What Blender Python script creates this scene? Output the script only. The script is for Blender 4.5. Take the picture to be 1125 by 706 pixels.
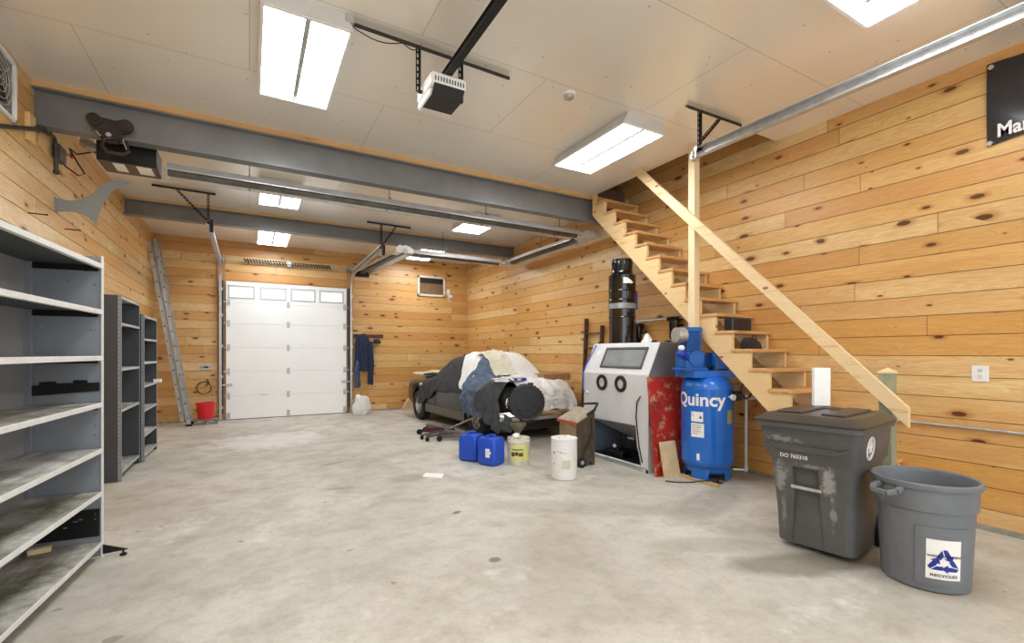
import bpy, bmesh, math, random
from mathutils import Vector, Matrix, noise

for o in list(bpy.data.objects):
    bpy.data.objects.remove(o, do_unlink=True)
SC = bpy.context.scene
COL = SC.collection
PI = math.pi

# ------------------------------------------------------------------ camera, world, exposure
cd = bpy.data.cameras.new('camera')
cam = bpy.data.objects.new('camera', cd)
COL.objects.link(cam)
cam.location = (0, 0, 1.55)
cam.rotation_euler = (PI/2, 0, -0.513)
cd.sensor_width = 36
cd.lens = 36*512/1125
cd.shift_y = 34.1/1125
cd.clip_start = 0.05
SC.camera = cam

w = bpy.data.worlds.new('world')
SC.world = w
w.use_nodes = True
w.node_tree.nodes['Background'].inputs[0].default_value = (0.93, 0.97, 1.0, 1)
w.node_tree.nodes['Background'].inputs[1].default_value = 1.0

SC.view_settings.view_transform = 'Standard'
SC.view_settings.look = 'None'
SC.view_settings.exposure = 1.32
SC.view_settings.gamma = 1
SC.view_settings.use_curve_mapping = False
LAMP = 9.5          # strength of the troffer tubes

# room dimensions
XL, XR, YB, YN, H = -1.796, 5.586, 12.576, -2.6, 4.124

# ------------------------------------------------------------------ helpers
def lin(c):
    if isinstance(c, str):
        c = tuple(int(c[i:i+2], 16)/255 for i in (0, 2, 4))
    return tuple((v/12.92 if v <= .04045 else ((v+.055)/1.055)**2.4) for v in c)

class NT:
    def __init__(s, name):
        s.m = bpy.data.materials.new(name)
        s.m.use_nodes = True
        s.t = s.m.node_tree
        s.b = s.t.nodes['Principled BSDF']
    def n(s, typ, **kw):
        nd = s.t.nodes.new(typ)
        for k, v in kw.items():
            setattr(nd, k, v)
        return nd
    def l(s, a, b):
        s.t.links.new(a, b)
    def math(s, op, a, b=None, c=None, clamp=False):
        nd = s.n('ShaderNodeMath', operation=op)
        nd.use_clamp = clamp
        for i, v in enumerate((a, b, c)):
            if v is None: continue
            if isinstance(v, (int, float)): nd.inputs[i].default_value = v
            else: s.l(v, nd.inputs[i])
        return nd.outputs[0]
    def mix(s, f, a, b, mode='MIX'):
        nd = s.n('ShaderNodeMix', data_type='RGBA', blend_type=mode)
        for i, v in ((0, f), (6, a), (7, b)):
            if isinstance(v, (int, float)): nd.inputs[i].default_value = v
            elif isinstance(v, tuple): nd.inputs[i].default_value = (*v, 1)
            else: s.l(v, nd.inputs[i])
        return nd.outputs[2]
    def coords(s):
        return s.n('ShaderNodeTexCoord').outputs['Object']
    def sep(s, v):
        nd = s.n('ShaderNodeSeparateXYZ'); s.l(v, nd.inputs[0]); return nd.outputs
    def comb(s, x, y, z):
        nd = s.n('ShaderNodeCombineXYZ')
        for i, v in enumerate((x, y, z)):
            if isinstance(v, (int, float)): nd.inputs[i].default_value = v
            else: s.l(v, nd.inputs[i])
        return nd.outputs[0]
    def noise(s, vec, scale, detail=3, rough=.5):
        nd = s.n('ShaderNodeTexNoise')
        nd.inputs['Scale'].default_value = scale
        nd.inputs['Detail'].default_value = detail
        nd.inputs['Roughness'].default_value = rough
        s.l(vec, nd.inputs['Vector'])
        return nd.outputs['Fac']
    def ramp(s, f, stops):
        nd = s.n('ShaderNodeValToRGB')
        e = nd.color_ramp.elements
        while len(e) < len(stops): e.new(.5)
        for i, (p, c) in enumerate(stops):
            e[i].position = p; e[i].color = (*c, 1)
        s.l(f, nd.inputs[0])
        return nd.outputs[0]
    def maprange(s, v, a, b, c, d):
        nd = s.n('ShaderNodeMapRange')
        s.l(v, nd.inputs[0])
        for i, x in enumerate((a, b, c, d)): nd.inputs[i+1].default_value = x
        return nd.outputs[0]
    def white(s, vec, dim='2D'):
        nd = s.n('ShaderNodeTexWhiteNoise', noise_dimensions=dim)
        s.l(vec, nd.inputs['Vector'])
        return nd.outputs['Value'], nd.outputs['Color']
    def bump(s, h, strength=.3, dist=.01):
        nd = s.n('ShaderNodeBump')
        nd.inputs['Strength'].default_value = strength
        nd.inputs['Distance'].default_value = dist
        s.l(h, nd.inputs['Height'])
        s.l(nd.outputs[0], s.b.inputs['Normal'])

MATS = {}
def mat(name, col, rough=.5, metal=0., var=.12, scale=6., bump=0., coat=0., emit=0.):
    """plain procedural material: a base colour mottled with noise"""
    if name in MATS: return MATS[name]
    q = NT(name)
    c = lin(col)
    v = q.coords()
    nz = q.noise(v, scale, 4, .6)
    d = tuple(x*(1-var*1.6) for x in c)
    u = tuple(min(1, x*(1+var)) for x in c)
    q.l(q.ramp(nz, [(.3, d), (.7, u)]), q.b.inputs['Base Color'])
    q.b.inputs['Roughness'].default_value = rough
    q.b.inputs['Metallic'].default_value = metal
    if coat: q.b.inputs['Coat Weight'].default_value = coat
    if emit:
        q.b.inputs['Emission Color'].default_value = (*c, 1)
        q.b.inputs['Emission Strength'].default_value = emit
    if bump: q.bump(q.noise(v, scale*6, 5, .6), bump, .01)
    MATS[name] = q.m
    return q.m

def wood_wall(name, axis, seed, bright=1.0):
    """knotty pine tongue-and-groove boards running along `axis`, 0.19 m high"""
    q = NT(name)
    xyz = q.sep(q.coords())
    a = xyz[axis]; z = xyz[2]
    PH, BL = .19, 3.6
    row = q.math('FLOOR', q.math('DIVIDE', z, PH))
    rnd, _ = q.white(q.comb(row, seed, 0))
    as_ = q.math('ADD', a, q.math('MULTIPLY', rnd, 37.))
    bu = q.math('DIVIDE', as_, BL)
    bi = q.math('FLOOR', bu)
    fr = q.math('FRACT', bu)
    brnd, bcol = q.white(q.comb(row, bi, seed), '3D')
    # board tint
    base = q.ramp(brnd, [(0, lin('ecca88')), (.25, lin('dbaa60')), (.55, lin('f3d9a0')), (.8, lin('d6a05c')), (1, lin('ecc27c'))])
    off = q.math('MULTIPLY', brnd, 50.)
    # knots: cells in board space
    kv = q.comb(q.math('MULTIPLY', q.math('ADD', as_, off), 2.5), q.math('ADD', q.math('MULTIPLY', z, 6.0), q.math('MULTIPLY', off, 3.)), 0.)
    vo = q.n('ShaderNodeTexVoronoi', voronoi_dimensions='2D'); vo.inputs['Scale'].default_value = 1.; vo.inputs['Randomness'].default_value = 1.
    q.l(kv, vo.inputs['Vector'])
    kd = vo.outputs['Distance']; kc = q.sep(vo.outputs['Color'])
    rad = q.math('MULTIPLY', q.math('POWER', q.maprange(kc[0], .48, 1., 0., 1.), 1.5), .16)
    rad = q.math('MAXIMUM', rad, .0005)
    kn = q.math('DIVIDE', kd, rad)          # <1 inside the knot
    # grain, bent round the knots
    bend = q.math('MULTIPLY', q.math('EXPONENT', q.math('MULTIPLY', kd, -7.)), .9)
    gv = q.comb(q.math('MULTIPLY', q.math('ADD', as_, off), .55), q.math('ADD', q.math('MULTIPLY', z, 9.), bend), off)
    g1 = q.noise(gv, 2.2, 5, .55)
    wv = q.math('SINE', q.math('MULTIPLY', g1, 55.))
    fine = q.noise(q.comb(q.math('MULTIPLY', as_, 2.), q.math('MULTIPLY', z, 90.), off), 1.5, 3, .6)
    grain = q.math('ADD', q.math('MULTIPLY', wv, .32), q.math('MULTIPLY', fine, .9))
    col = q.mix(q.maprange(grain, -.1, 1., 0., .55), base, lin('bd7e3e'))
    broad = q.noise(q.comb(q.math('MULTIPLY', as_, .5), q.math('MULTIPLY', z, 3.), off), 1.4, 2, .5)
    col = q.mix(q.maprange(broad, .45, .75, 0., .5), col, lin('c98c4c'))
    halo = q.math('MULTIPLY', q.maprange(kn, 1., 2.3, 1., 0.), q.maprange(kc[0], .2, .6, .2, .8))
    col = q.mix(q.math('MULTIPLY', halo, .75, clamp=True), col, lin('a8642e'))
    knot = q.maprange(kn, .8, 1.1, 1., 0.)
    ring = q.math('MULTIPLY_ADD', q.math('SINE', q.math('MULTIPLY', kn, 14.)), .25, .45)
    kcol = q.mix(ring, lin('35190c'), lin('7a4522'))
    col = q.mix(q.math('MULTIPLY', knot, .95), col, kcol)
    # dark gaps between the boards
    zf = q.math('FRACT', q.math('DIVIDE', z, PH))
    gap = q.math('LESS_THAN', q.math('MINIMUM', zf, q.math('SUBTRACT', 1., zf)), .019)
    col = q.mix(q.math('MULTIPLY', gap, .6), col, lin('5a3617'))
    # butt joints
    j = q.math('LESS_THAN', q.math('MULTIPLY', q.math('MINIMUM', fr, q.math('SUBTRACT', 1., fr)), BL), .0028)
    col = q.mix(q.math('MULTIPLY', j, .75), col, lin('5a3617'))
    if bright != 1.0:
        col = q.mix(1., col, (bright, bright, bright), 'MULTIPLY')
    q.l(col, q.b.inputs['Base Color'])
    q.b.inputs['Roughness'].default_value = .38
    q.l(q.maprange(fine, .2, .8, .3, .46), q.b.inputs['Roughness'])
    q.bump(q.math('SUBTRACT', q.math('MULTIPLY', grain, .3), j), .25, .003)
    return q.m

def lumber(name, axis, c0='e8c690', c1='c08a4c', dens=1.):
    """bare sawn softwood, grain along `axis`"""
    if name in MATS: return MATS[name]
    q = NT(name)
    v = q.coords()
    mp = q.n('ShaderNodeMapping')
    sc = [14., 14., 14.]; sc[axis] = 1.2
    mp.inputs['Scale'].default_value = sc
    q.l(v, mp.inputs['Vector'])
    g = q.noise(mp.outputs[0], 1.6, 5, .6)
    g2 = q.math('SINE', q.math('MULTIPLY', g, 18.))
    f = q.math('ADD', q.math('MULTIPLY', g2, .1), g)
    col = q.ramp(f, [(.15, lin(c1)), (.6, lin(c0))])
    mk = q.n('ShaderNodeMapping')
    sk = [6.5, 6.5, 6.5]; sk[axis] = 3.
    mk.inputs['Scale'].default_value = sk
    q.l(v, mk.inputs['Vector'])
    vo = q.n('ShaderNodeTexVoronoi'); vo.inputs['Scale'].default_value = 1.
    q.l(mk.outputs[0], vo.inputs['Vector'])
    r = q.maprange(q.sep(vo.outputs['Color'])[0], .55, 1., 0., .13*dens)
    k = q.math('LESS_THAN', vo.outputs['Distance'], r)
    col = q.mix(q.math('MULTIPLY', k, .8), col, lin('6e3e1c'))
    q.l(col, q.b.inputs['Base Color'])
    q.b.inputs['Roughness'].default_value = .6
    q.bump(f, .15, .003)
    MATS[name] = q.m
    return q.m

class MB:
    """collects shapes into one mesh"""
    def __init__(s): s.bm = bmesh.new()
    def _add(s, verts, faces):
        vs = [s.bm.verts.new(v) for v in verts]
        out = []
        for f in faces:
            try: out.append(s.bm.faces.new([vs[i] for i in f]))
            except ValueError: pass
        return vs, out
    def obox(s, c, size, rot=None, bev=0, seg=1):
        hx, hy, hz = (q/2 for q in size)
        pts = [Vector((x*hx, y*hy, z*hz)) for x in (-1, 1) for y in (-1, 1) for z in (-1, 1)]
        if rot is not None: pts = [rot @ p for p in pts]
        c = Vector(c)
        vs, fs = s._add([p+c for p in pts], [(0,1,3,2),(4,6,7,5),(0,4,5,1),(2,3,7,6),(0,2,6,4),(1,5,7,3)])
        if bev:
            es = list({e for f in fs for e in f.edges})
            bmesh.ops.bevel(s.bm, geom=es, offset=min(bev, min(size)*.45), segments=seg, affect='EDGES', profile=.5)
        return s
    def box(s, x0, y0, z0, x1, y1, z1, bev=0, seg=1):
        return s.obox(((x0+x1)/2, (y0+y1)/2, (z0+z1)/2), (abs(x1-x0), abs(y1-y0), abs(z1-z0)), None, bev, seg)
    def bar(s, p0, p1, wd, th, up=(0, 0, 1), bev=0):
        """rectangular bar from p0 to p1; wd across, th along `up`"""
        p0, p1 = Vector(p0), Vector(p1)
        y = (p1-p0).normalized(); x = y.cross(Vector(up)).normalized(); z = x.cross(y)
        R = Matrix((x, y, z)).transposed()
        return s.obox((p0+p1)/2, (wd, (p1-p0).length, th), R, bev)
    def cyl(s, p0, p1, r, r2=None, seg=20, cap=True):
        p0, p1 = Vector(p0), Vector(p1); r2 = r if r2 is None else r2
        d = (p1-p0).normalized()
        a = Vector((0, 0, 1)) if abs(d.z) < .9 else Vector((1, 0, 0))
        x = d.cross(a).normalized(); y = d.cross(x)
        n = seg
        vs = [p0+(x*math.cos(2*PI*i/n)+y*math.sin(2*PI*i/n))*r for i in range(n)] + \
             [p1+(x*math.cos(2*PI*i/n)+y*math.sin(2*PI*i/n))*r2 for i in range(n)]
        fs = [(i, (i+1) % n, n+(i+1) % n, n+i) for i in range(n)]
        if cap: fs += [tuple(range(n))[::-1], tuple(range(n, 2*n))]
        s._add(vs, fs); return s
    def tube(s, pts, r, seg=10, closed=False):
        pts = [Vector(p) for p in pts]; n = len(pts)
        rings = []; prev = None
        for i, p in enumerate(pts):
            if closed: t = (pts[(i+1) % n]-pts[i-1]).normalized()
            else: t = (pts[min(i+1, n-1)]-pts[max(i-1, 0)]).normalized()
            if prev is None:
                a = Vector((0, 0, 1)) if abs(t.z) < .9 else Vector((1, 0, 0))
                x = t.cross(a).normalized()
            else: x = (prev - t*prev.dot(t)).normalized()
            prev = x; y = t.cross(x)
            rings.append([s.bm.verts.new(p+(x*math.cos(2*PI*k/seg)+y*math.sin(2*PI*k/seg))*r) for k in range(seg)])
        m = n if closed else n-1
        for i in range(m):
            A, B = rings[i], rings[(i+1) % n]
            for k in range(seg):
                try: s.bm.faces.new((A[k], A[(k+1) % seg], B[(k+1) % seg], B[k]))
                except ValueError: pass
        if not closed:
            s.bm.faces.new(rings[0][::-1]); s.bm.faces.new(rings[-1])
        return s
    def lathe(s, prof, c=(0, 0, 0), seg=32, axis=None, closed=False):
        """profile of (r, z); closed joins last to first"""
        c = Vector(c); R = axis or Matrix.Identity(3)
        rings = []
        for r, z in prof:
            if r < 1e-5: rings.append([s.bm.verts.new(c + R @ Vector((0, 0, z)))])
            else: rings.append([s.bm.verts.new(c + R @ Vector((r*math.cos(2*PI*k/seg), r*math.sin(2*PI*k/seg), z))) for k in range(seg)])
        n = len(rings)
        for i in range(n if closed else n-1):
            A, B = rings[i], rings[(i+1) % n]
            for k in range(seg):
                k2 = (k+1) % seg
                f = [A[k % len(A)], A[k2 % len(A)], B[k2 % len(B)], B[k % len(B)]]
                f2 = []
                for v in f:
                    if v not in f2: f2.append(v)
                if len(f2) > 2:
                    try: s.bm.faces.new(f2)
                    except ValueError: pass
        return s
    def prism(s, poly, plane, a, b):
        """2D polygon extruded; plane 'xy' (z a..b), 'yz' (x a..b), 'xz' (y a..b)"""
        def P(u, v, t):
            return {'xy': (u, v, t), 'yz': (t, u, v), 'xz': (u, t, v)}[plane]
        n = len(poly)
        vs = [P(u, v, a) for u, v in poly]+[P(u, v, b) for u, v in poly]
        fs = [tuple(range(n)), tuple(range(n, 2*n))[::-1]] + [(i, n+i, n+(i+1) % n, (i+1) % n) for i in range(n)]
        s._add(vs, fs); return s
    def grid(s, fn, nu, nv, thick=0.):
        """fn(u, v) -> point, u and v in 0..1; optional thickness made with a second skin"""
        P = [[Vector(fn(i/nu, j/nv)) for j in range(nv+1)] for i in range(nu+1)]
        V = [[s.bm.verts.new(p) for p in r] for r in P]
        for i in range(nu):
            for j in range(nv):
                s.bm.faces.new((V[i][j], V[i+1][j], V[i+1][j+1], V[i][j+1]))
        if thick:
            N = [[None]*(nv+1) for _ in range(nu+1)]
            for i in range(nu+1):
                for j in range(nv+1):
                    du = P[min(i+1, nu)][j]-P[max(i-1, 0)][j]; dv = P[i][min(j+1, nv)]-P[i][max(j-1, 0)]
                    nn = du.cross(dv)
                    nn = nn.normalized() if nn.length > 1e-9 else Vector((0, 0, 1))
                    N[i][j] = s.bm.verts.new(P[i][j]-nn*thick)
            for i in range(nu):
                for j in range(nv):
                    s.bm.faces.new((N[i][j], N[i][j+1], N[i+1][j+1], N[i+1][j]))
            for i in range(nu):
                s.bm.faces.new((V[i][0], N[i][0], N[i+1][0], V[i+1][0])); s.bm.faces.new((V[i][nv], V[i+1][nv], N[i+1][nv], N[i][nv]))
            for j in range(nv):
                s.bm.faces.new((V[0][j], V[0][j+1], N[0][j+1], N[0][j])); s.bm.faces.new((V[nu][j], N[nu][j], N[nu][j+1], V[nu][j+1]))
        return s
    def loft(s, rings, cap=True, closed=True):
        R = [[s.bm.verts.new(p) for p in r] for r in rings]
        n = len(R[0])
        for A, B in zip(R, R[1:]):
            for k in range(n if closed else n-1):
                s.bm.faces.new((A[k], A[(k+1) % n], B[(k+1) % n], B[k]))
        if cap: s.bm.faces.new(R[0][::-1]); s.bm.faces.new(R[-1])
        return s
    def sphere(s, c, r, seg=16, sc=(1, 1, 1)):
        m = Matrix.Translation(c) @ Matrix.Diagonal((*sc, 1))
        bmesh.ops.create_uvsphere(s.bm, u_segments=seg, v_segments=seg//2, radius=r, matrix=m); return s
    def torus(s, c, R, r, axis='z', seg=32, rs=8):
        pts = []
        for k in range(seg):
            a = 2*PI*k/seg
            u, v = R*math.cos(a), R*math.sin(a)
            d = {'z': (u, v, 0), 'x': (0, u, v), 'y': (u, 0, v)}[axis]
            pts.append(Vector(c)+Vector(d))
        return s.tube(pts, r, rs, True)

def finish(name, mb, m, parent=None, origin=(0, 0, 0), smooth=35):
    bm = mb.bm
    if tuple(origin) != (0, 0, 0):
        bmesh.ops.translate(bm, verts=bm.verts, vec=-Vector(origin))
    bmesh.ops.recalc_face_normals(bm, faces=bm.faces)
    me = bpy.data.meshes.new(name)
    bm.to_mesh(me); bm.free()
    if smooth:
        me.polygons.foreach_set('use_smooth', [True]*len(me.polygons))
        me.set_sharp_from_angle(angle=math.radians(smooth))
    me.materials.append(m)
    o = bpy.data.objects.new(name, me)
    COL.objects.link(o)
    if parent is not None: o.parent = parent
    return o

def tag(o, label=None, cat=None, group=None, kind=None):
    if label: o['label'] = label
    if cat: o['category'] = cat
    if group: o['group'] = group
    if kind: o['kind'] = kind
    return o

class Thing:
    """an Empty at the thing's base; parts are given in world axes about that origin (world=True) or local"""
    def __init__(s, name, label=None, cat=None, loc=(0, 0, 0), rotz=0, group=None, kind=None, world=False):
        s.e = bpy.data.objects.new(name, None); COL.objects.link(s.e)
        s.e.empty_display_size = .1
        s.e.location = loc; s.e.rotation_euler = (0, 0, rotz)
        s.o = loc if world else (0, 0, 0)
        tag(s.e, label, cat, group, kind)
    def part(s, name, mb, m, label=None, parent=None, smooth=35):
        o = finish(name, mb, m, parent or s.e, s.o, smooth)
        if label: o['label'] = label
        return o

def single(name, mb, m, label, cat, loc=(0, 0, 0), group=None, rotz=0, local=False, smooth=35, kind=None):
    """a thing that is one mesh; its origin is moved to loc"""
    o = finish(name, mb, m, None, (0, 0, 0) if local else loc, smooth)
    o.location = loc; o.rotation_euler = (0, 0, rotz)
    tag(o, label, cat, group, kind)
    return o

def struct(name, mb, m, smooth=35, parent=None):
    o = finish(name, mb, m, parent, (0, 0, 0), smooth)
    if parent is None: o['kind'] = 'structure'
    return o

def copy_tree(root, loc, rotz=None, label=None):
    r = root.copy(); COL.objects.link(r); r.location = loc
    if rotz is not None: r.rotation_euler = (0, 0, rotz)
    if label: r['label'] = label
    for ch in list(root.children):
        c = ch.copy(); COL.objects.link(c); c.parent = r
        for g in list(ch.children):
            d = g.copy(); COL.objects.link(d); d.parent = c
    return r

def text_mb(body, size, bold=0., extrude=.001, sx=1.):
    """lettering as a mesh builder in the XY plane, left-bottom origin, centred on x"""
    cu = bpy.data.curves.new('t', 'FONT')
    cu.body = body; cu.size = size; cu.offset = bold; cu.extrude = extrude
    cu.align_x = 'CENTER'; cu.resolution_u = 4
    ob = bpy.data.objects.new('t', cu); COL.objects.link(ob)
    bpy.context.view_layer.update()
    me = bpy.data.meshes.new_from_object(ob)
    mb = MB(); mb.bm.from_mesh(me)
    for v in mb.bm.verts: v.co.x *= sx
    bpy.data.objects.remove(ob); bpy.data.curves.remove(cu); bpy.data.meshes.remove(me)
    return mb

def xform(mb, M):
    bmesh.ops.transform(mb.bm, matrix=M, verts=mb.bm.verts); return mb

def frame(o, x, y, z=None):
    """4x4 from origin and x, y axes"""
    x = Vector(x).normalized(); y = Vector(y).normalized(); z = x.cross(y)
    M = Matrix((x, y, z)).transposed().to_4x4(); M.translation = Vector(o); return M

def cut(o, mb):
    """boolean difference of object o with the shapes in mb"""
    c = finish('cutter', mb, MATS['rubber'])
    c.parent = o.parent
    md = o.modifiers.new('b', 'BOOLEAN'); md.object = c; md.operation = 'DIFFERENCE'; md.solver = 'EXACT'
    bpy.context.view_layer.update()
    dg = bpy.context.evaluated_depsgraph_get()
    me = bpy.data.meshes.new_from_object(o.evaluated_get(dg))
    o.modifiers.clear(); o.data = me
    bpy.data.objects.remove(c, do_unlink=True)

# ------------------------------------------------------------------ materials
rubber = mat('rubber', '1c1c1d', .75, 0, .2, 20)
black_plastic = mat('black_plastic', '222324', .45, 0, .15, 10)
black_metal = mat('black_metal', '1b1b1c', .4, .3, .15, 15)
galv = mat('galvanised_steel', 'c2c4c6', .42, .55, .12, 12)
alum = mat('aluminium', 'b9bab8', .38, .7, .12, 10)
chrome = mat('chrome', 'd8d8d8', .15, .95, .05, 10)
white_paint = mat('white_paint', 'efefee', .45, 0, .02, 5)
white_plastic = mat('white_plastic', 'eeeeec', .4, 0, .03, 5)
paper = mat('paper', 'f2f1ee', .7, 0, .03, 20)
dark_iron = mat('perforated_iron', '3b3836', .5, .5, .2, 15)
brown_wood = mat('dark_wood', '5a3d28', .6, 0, .25, 8)
tan_board = mat('tan_board', 'd9bf98', .65, 0, .1, 8)
# ------------------------------------------------------------------ room shell
wall_y = wood_wall('pine_boards_side', 1, 3.)
wall_yl = wood_wall('pine_boards_left', 1, 11.)
wall_x = wood_wall('pine_boards_back', 0, 7., .93)

def plank_profile(z0, z1, ph=.19, g=.004, d=.006):
    """list of (depth, z): v-grooves between the boards"""
    pts = [(0, z0)]
    k = math.floor(z0/ph)+1
    while k*ph < z1-.01:
        z = k*ph
        pts += [(0, z-g), (-d, z-.0012), (-d, z+.0012), (0, z+g)]
        k += 1
    pts.append((0, z1))
    return pts

def plank_wall(name, ax, pos, sgn, a0, a1, z0, z1, m, th=.12):
    """sgn = direction of the room side normal along the other axis"""
    prof = plank_profile(z0, z1)
    poly = [(pos+sgn*d, z) for d, z in prof]+[(pos-sgn*th, z1), (pos-sgn*th, z0)]
    mb = MB()
    mb.prism(poly, 'xz' if ax == 1 else 'yz', a0, a1)
    return struct(name, mb, m, smooth=20)

plank_wall('wall_right', 1, XR, -1, YN, YB+.12, .05, H, wall_y)
plank_wall('wall_left', 1, XL, 1, YN, YB+.12, .05, H, wall_yl)
plank_wall('wall_back', 0, YB, -1, XL, XR, .05, H, wall_x)
curb = mat('concrete_curb', '9b968c', .8, 0, .2, 12, .3)
mb = MB(); mb.box(XR-.004, YN, 0, XR+.11, YB, .05); struct('baseboard_right', mb, curb)
mb = MB(); mb.box(XL-.11, YN, 0, XL+.004, YB, .05); struct('baseboard_left', mb, curb)
mb = MB(); mb.box(XL+.01, YB-.004, 0, XR-.01, YB+.11, .05); struct('baseboard_back', mb, curb)

# concrete floor
q = NT('concrete_floor')
v = q.coords()
n1 = q.noise(v, .55, 5, .6); n2 = q.noise(v, 2.6, 6, .65); n3 = q.noise(v, 30., 3, .7)
c = q.ramp(n1, [(.3, lin('b0aba0')), (.5, lin('c6c1b5')), (.7, lin('d6d2c8'))])
c = q.mix(q.maprange(n2, .45, .72, 0., .7), c, lin('9d9686'))
c = q.mix(q.maprange(q.noise(q.comb(q.sep(v)[0], q.sep(v)[1], 5.), 1.5, 4, .7), .6, .72, 0., .5), c, lin('e9e6df'))
c = q.mix(q.maprange(n3, .35, .75, 0., .22), c, lin('8f8677'))
# dark specks and blots
vo = q.n('ShaderNodeTexVoronoi', voronoi_dimensions='2D'); vo.inputs['Scale'].default_value = 1.5
wv = q.n('ShaderNodeVectorMath', operation='ADD'); 
nz = q.n('ShaderNodeTexNoise'); nz.inputs['Scale'].default_value = 9.; q.l(v, nz.inputs['Vector'])
sc_ = q.n('ShaderNodeVectorMath', operation='SCALE'); sc_.inputs['Scale'].default_value = .12; q.l(nz.outputs['Color'], sc_.inputs[0])
q.l(v, wv.inputs[0]); q.l(sc_.outputs[0], wv.inputs[1]); q.l(wv.outputs[0], vo.inputs['Vector'])
rr = q.maprange(q.sep(vo.outputs['Color'])[1], .55, 1., 0., .055)
sp = q.math('MULTIPLY', q.math('LESS_THAN', vo.outputs['Distance'], rr), .55)
c = q.mix(sp, c, lin('6f675a'))
# scattered noisy ellipses
def blotch(c, cx, cy, rx, ry, amt, col, rot=0.):
    s_ = q.sep(v)
    dx = q.math('SUBTRACT', s_[0], cx); dy = q.math('SUBTRACT', s_[1], cy)
    ca, sa = math.cos(rot), math.sin(rot)
    u_ = q.math('DIVIDE', q.math('ADD', q.math('MULTIPLY', dx, ca), q.math('MULTIPLY', dy, sa)), rx)
    w_ = q.math('DIVIDE', q.math('SUBTRACT', q.math('MULTIPLY', dy, ca), q.math('MULTIPLY', dx, sa)), ry)
    r_ = q.math('SQRT', q.math('ADD', q.math('MULTIPLY', u_, u_), q.math('MULTIPLY', w_, w_)))
    r_ = q.math('ADD', r_, q.math('MULTIPLY', q.math('SUBTRACT', n2, .5), 1.6))
    return q.mix(q.maprange(r_, .7, 1.1, amt, 0.), c, lin(col))
c = q.mix(q.maprange(q.noise(v, 9., 6, .75), .5, .7, 0., .35), c, lin('8a8373'))
c = blotch(c, 3.55, 1.95, .62, .2, .7, '736c5d', -.35)
c = blotch(c, 3.2, 2.5, .5, .15, .35, '8c8475', -.5)
c = blotch(c, 1.72, 5.65, .27, .2, .5, '8d8679', 0.)  # stain beside the paper sheet
c = blotch(c, 2.1, 3.0, .9, .25, .3, '9a917f', .9)
c = blotch(c, 4.1, 3.2, .8, .25, .45, '7f7868', .3)
c = blotch(c, 1.0, 6.9, .18, .07, .6, '7b7567', .4)
c = blotch(c, .9, 5.6, .2, .07, .5, '857e6e', -.3)
c = blotch(c, 2.9, 3.7, 1.1, .22, .35, '8a8270', -.6)
c = blotch(c, .3, 9.3, .9, .8, .4, 'eeeeec', 0.)
c = blotch(c, 1.6, 3.1, .05, .04, .8, '5c574a', 0.)
c = blotch(c, 1.75, 4.2, .06, .035, .8, '4f4b40', .5)
q.l(c, q.b.inputs['Base Color'])
q.l(q.maprange(n2, .3, .7, .42, .7), q.b.inputs['Roughness'])
q.bump(q.math('ADD', n3, q.math('MULTIPLY', n2, 2.)), .12, .004)
mb = MB(); mb.box(XL-.3, YN-3, -.1, XR+.3, YB+.3, 0)
struct('floor', mb, q.m)

# ceiling: semi-gloss foil-faced sheets with thin seams, opening over the stair
q = NT('ceiling_sheet')
v = q.coords(); s_ = q.sep(v)
base = q.ramp(q.noise(v, .5, 3, .5), [(.3, lin('f3efe6')), (.7, lin('faf7f0'))])
br = q.n('ShaderNodeTexBrick')
br.inputs['Scale'].default_value = 1.; br.inputs['Brick Width'].default_value = 2.44; br.inputs['Row Height'].default_value = 1.22
br.inputs['Mortar Size'].default_value = .004; br.inputs['Mortar Smooth'].default_value = .2
q.l(v, br.inputs['Vector'])
base = q.mix(q.math('MULTIPLY', br.outputs['Fac'], .4), base, lin('6d6251'))
vo = q.n('ShaderNodeTexVoronoi', voronoi_dimensions='2D'); vo.inputs['Scale'].default_value = 2.; q.l(v, vo.inputs['Vector'])
dots = q.math('LESS_THAN', vo.outputs['Distance'], .016)
base = q.mix(q.math('MULTIPLY', dots, .6), base, lin('6b6154'))
q.l(base, q.b.inputs['Base Color'])
q.b.inputs['Roughness'].default_value = .3
q.b.inputs['Metallic'].default_value = .3
q.bump(q.noise(q.comb(q.math('MULTIPLY', s_[0], 1.), q.math('MULTIPLY', s_[1], 1.5), 0.), 3., 2, .5), .12, .03)
OX, OY0, OY1 = 4.93, 3.37, 6.02
ceil_m = q.m
mb = MB()
mb.box(XL-.1, YN, H, OX, YB+.1, H+.16)
mb.box(OX, YN, H, XR+.1, OY0, H+.16)
mb.box(OX, OY1, H, XR+.1, YB+.1, H+.16)
struct('ceiling', mb, ceil_m)

# storey above the stair opening, its darkness put into the wall colour
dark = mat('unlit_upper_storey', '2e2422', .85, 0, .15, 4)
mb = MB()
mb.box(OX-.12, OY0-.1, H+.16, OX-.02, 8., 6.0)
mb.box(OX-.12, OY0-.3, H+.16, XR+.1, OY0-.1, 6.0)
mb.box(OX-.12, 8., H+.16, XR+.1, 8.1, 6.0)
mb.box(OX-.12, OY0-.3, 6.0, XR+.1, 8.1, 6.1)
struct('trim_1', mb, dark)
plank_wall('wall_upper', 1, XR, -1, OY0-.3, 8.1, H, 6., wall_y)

mb = MB(); mb.box(OX, OY1-.02, H, XR, OY1, H+.16); struct('trim_7', mb, MATS['opening_edge'] if 'opening_edge' in MATS else mat('opening_edge', '6a5142', .8, 0, .1))
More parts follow.
